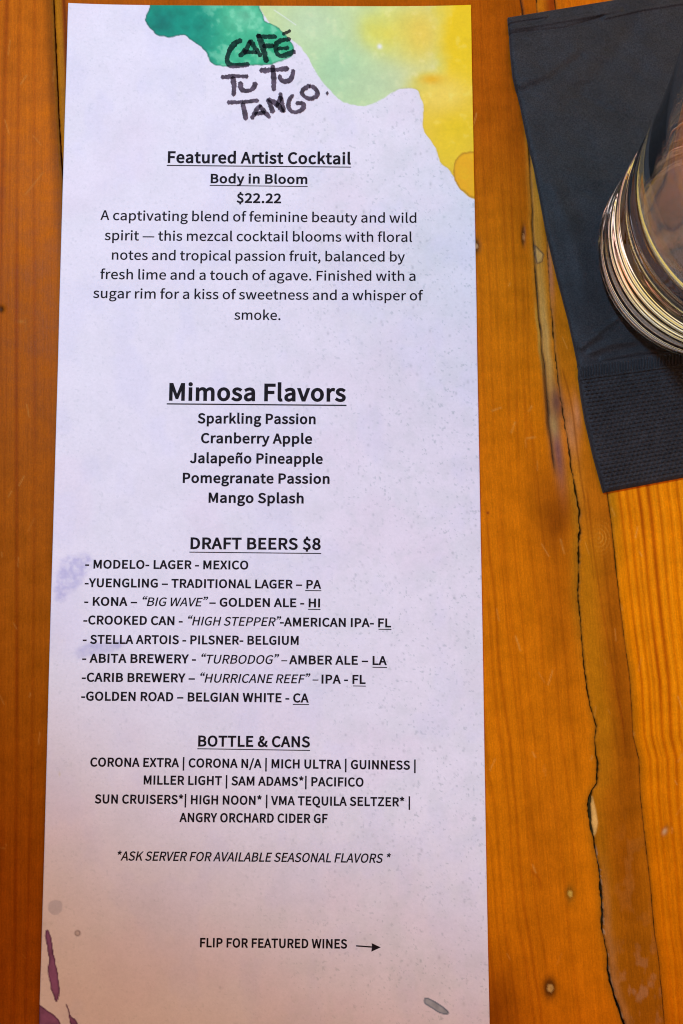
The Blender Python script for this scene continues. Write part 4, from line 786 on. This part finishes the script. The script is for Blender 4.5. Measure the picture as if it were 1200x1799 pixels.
def z_emb(px, py, S, V):
    z = 0.00170 + .00012*(fbm(px/60., py/60., 15, 3) - .5)
    a = S*840; bq = V
    dots = np.cos(a*2*np.pi/8.6 + np.pi*(np.floor(bq/6.9) % 2))*.5 + .5
    rw = np.cos(bq*2*np.pi/6.9)*.5 + .5
    amp = .6 + .8*vnoise(px/11., py/8., 44)
    emb = (((1 - rw)*(.25 + .75*dots))**1.3)*.00050*amp*sstep(663, 668, bq)*(1 - sstep(855, 863, bq))*sstep(2, 9, a)
    ribs = (np.cos(a*2*np.pi/5.6)*.5 + .5)*.00050*(1 - sstep(660, 667, bq))*sstep(642, 650, bq)
    line = .00022*np.exp(-((bq - 667)/1.8)**2)
    return z + emb + ribs + line
nap_surface(28, 646, 560, 'plain_panel', z_plain, .0013)
nap_surface(640, 865, 420, 'embossed_border', z_emb, .0017, 0)

# ------------------------------------------------------------------ the tumbler
GX, GY, GZ = 0.0947, 0.0834, 0.00150
def lathe(name, prof, mat, parent, seg=256, wob=None):
    n = len(prof); V = []; F = []
    th = np.linspace(0, 2*np.pi, seg, endpoint=False)
    for i, (r, z) in enumerate(prof):
        if r == 0: V.append([(0, 0, z)]); continue
        rr = r + (wob(th, z, i) if wob else 0)
        V.append([(a, c, z) for a, c in zip(rr*np.cos(th), rr*np.sin(th))])
    off = np.cumsum([0] + [len(v) for v in V]); vs = [p for v in V for p in v]
    for i in range(n - 1):
        a, c = off[i], off[i+1]; la, lc = len(V[i]), len(V[i+1])
        for j in range(seg):
            k = (j + 1) % seg
            if la == 1: F.append((a, c + k, c + j))
            elif lc == 1: F.append((a + j, a + k, c))
            else: F.append((a + j, a + k, c + k, c + j))
    me = bpy.data.meshes.new(name); me.from_pydata(vs, [], F); me.update(); me.materials.append(mat)
    me.polygons.foreach_set('use_smooth', np.ones(len(F), bool))
    o = bpy.data.objects.new(name, me); COL.objects.link(o)
    if parent: o.parent = parent
    return o
zs = np.array([0, 4, 10, 15, 25, 30, 40, 50, 60, 70, 80, 85, 90])/1000.
rs = np.array([28.9, 29.0, 29.1, 29.5, 30.1, 30.6, 31.6, 33.1, 35.0, 37.0, 39.0, 40.3, 41.5])/1000.
def R_(z): return np.interp(z, zs, rs)
prof = [(0, .0016), (.012, .0015), (.021, .0010), (.0245, .0002), (.0262, 0.0), (.0276, .0006), (.0286, .0020)]
RIP = [(.0034, .0064, .0003), (.0070, .0125, .0005), (.0130, .0190, .0006), (.0200, .0275, .0006), (.0285, .0360, .0005)]
def ripple(z):
    d = 0
    for a, b_, h in RIP:
        if a < z < b_: d = h*(1 - math.cos(2*math.pi*(z - a)/(b_ - a)))*.5
    return d + .000008*math.sin(z*2*math.pi/.0016)
for z in np.arange(.0030, .0360, .00030): prof.append((R_(z) - ripple(z), z))
for z in np.arange(.0380, .0841, .0040): prof.append((R_(z), z))
prof += [(R_(.0855), .0858), (R_(.0858) - .0009, .0866), (R_(.0858) - .0019, .0858)]
for z in np.arange(.0830, .0240, -.004): prof.append((R_(z) - .0022 - .0007*sstep(.06, .02, z), z))
for a in np.linspace(.06, math.pi/2, 14): prof.append(((R_(.022) - .0030)*math.cos(a)**.6 if a < math.pi/2 - 1e-6 else 0, .0225 - .0085*math.sin(a)))
glass = empty('drinking_glass', (GX, GY, GZ), 'thick-bottomed clear glass tumbler standing on the black napkin', 'glass')
lathe('glass_body', prof, MG.m, glass, wob=lambda th, z, i: .00003*np.sin(3*th + z*150) + .000012*np.sin(9*th + z*420))
MD = Mat('rose_tint_liquid')
MD.b.inputs['Base Color'].default_value = (0.90, 0.82, 0.85, 1); MD.b.inputs['IOR'].default_value = 1.34
MD.b.inputs['Roughness'].default_value = 0.0; MD.b.inputs['Transmission Weight'].default_value = 1.0
dz = 0.00012; FILL = 0.0260
dp = []
for a in np.linspace(math.pi/2, .06, 14): dp.append((max(0, (R_(.022) - .0030)*math.cos(a)**.6 - dz) if a < math.pi/2 - 1e-6 else 0, .0225 - .0085*math.sin(a) + dz))
for z in np.arange(.0250, FILL, .003): dp.append((R_(z) - .0022 - .0007*sstep(.06, .02, z) - dz, z))
zt = dp[-1][1]; rt = dp[-1][0]
dp += [(rt + .0001, zt + .0012), (rt - .0008, zt + .0008), (rt - .0020, zt + .0003), (rt - .0045, zt), (0, zt)]
liquid = lathe('liquid', dp[::-1], MD.m, None)  # added liquid, put in to turn the tumbler's inside mauve
liquid.location = (GX, GY, GZ)
liquid['label'] = 'added shallow pale rosy drink left in the bottom of the tumbler'; liquid['category'] = 'liquid'
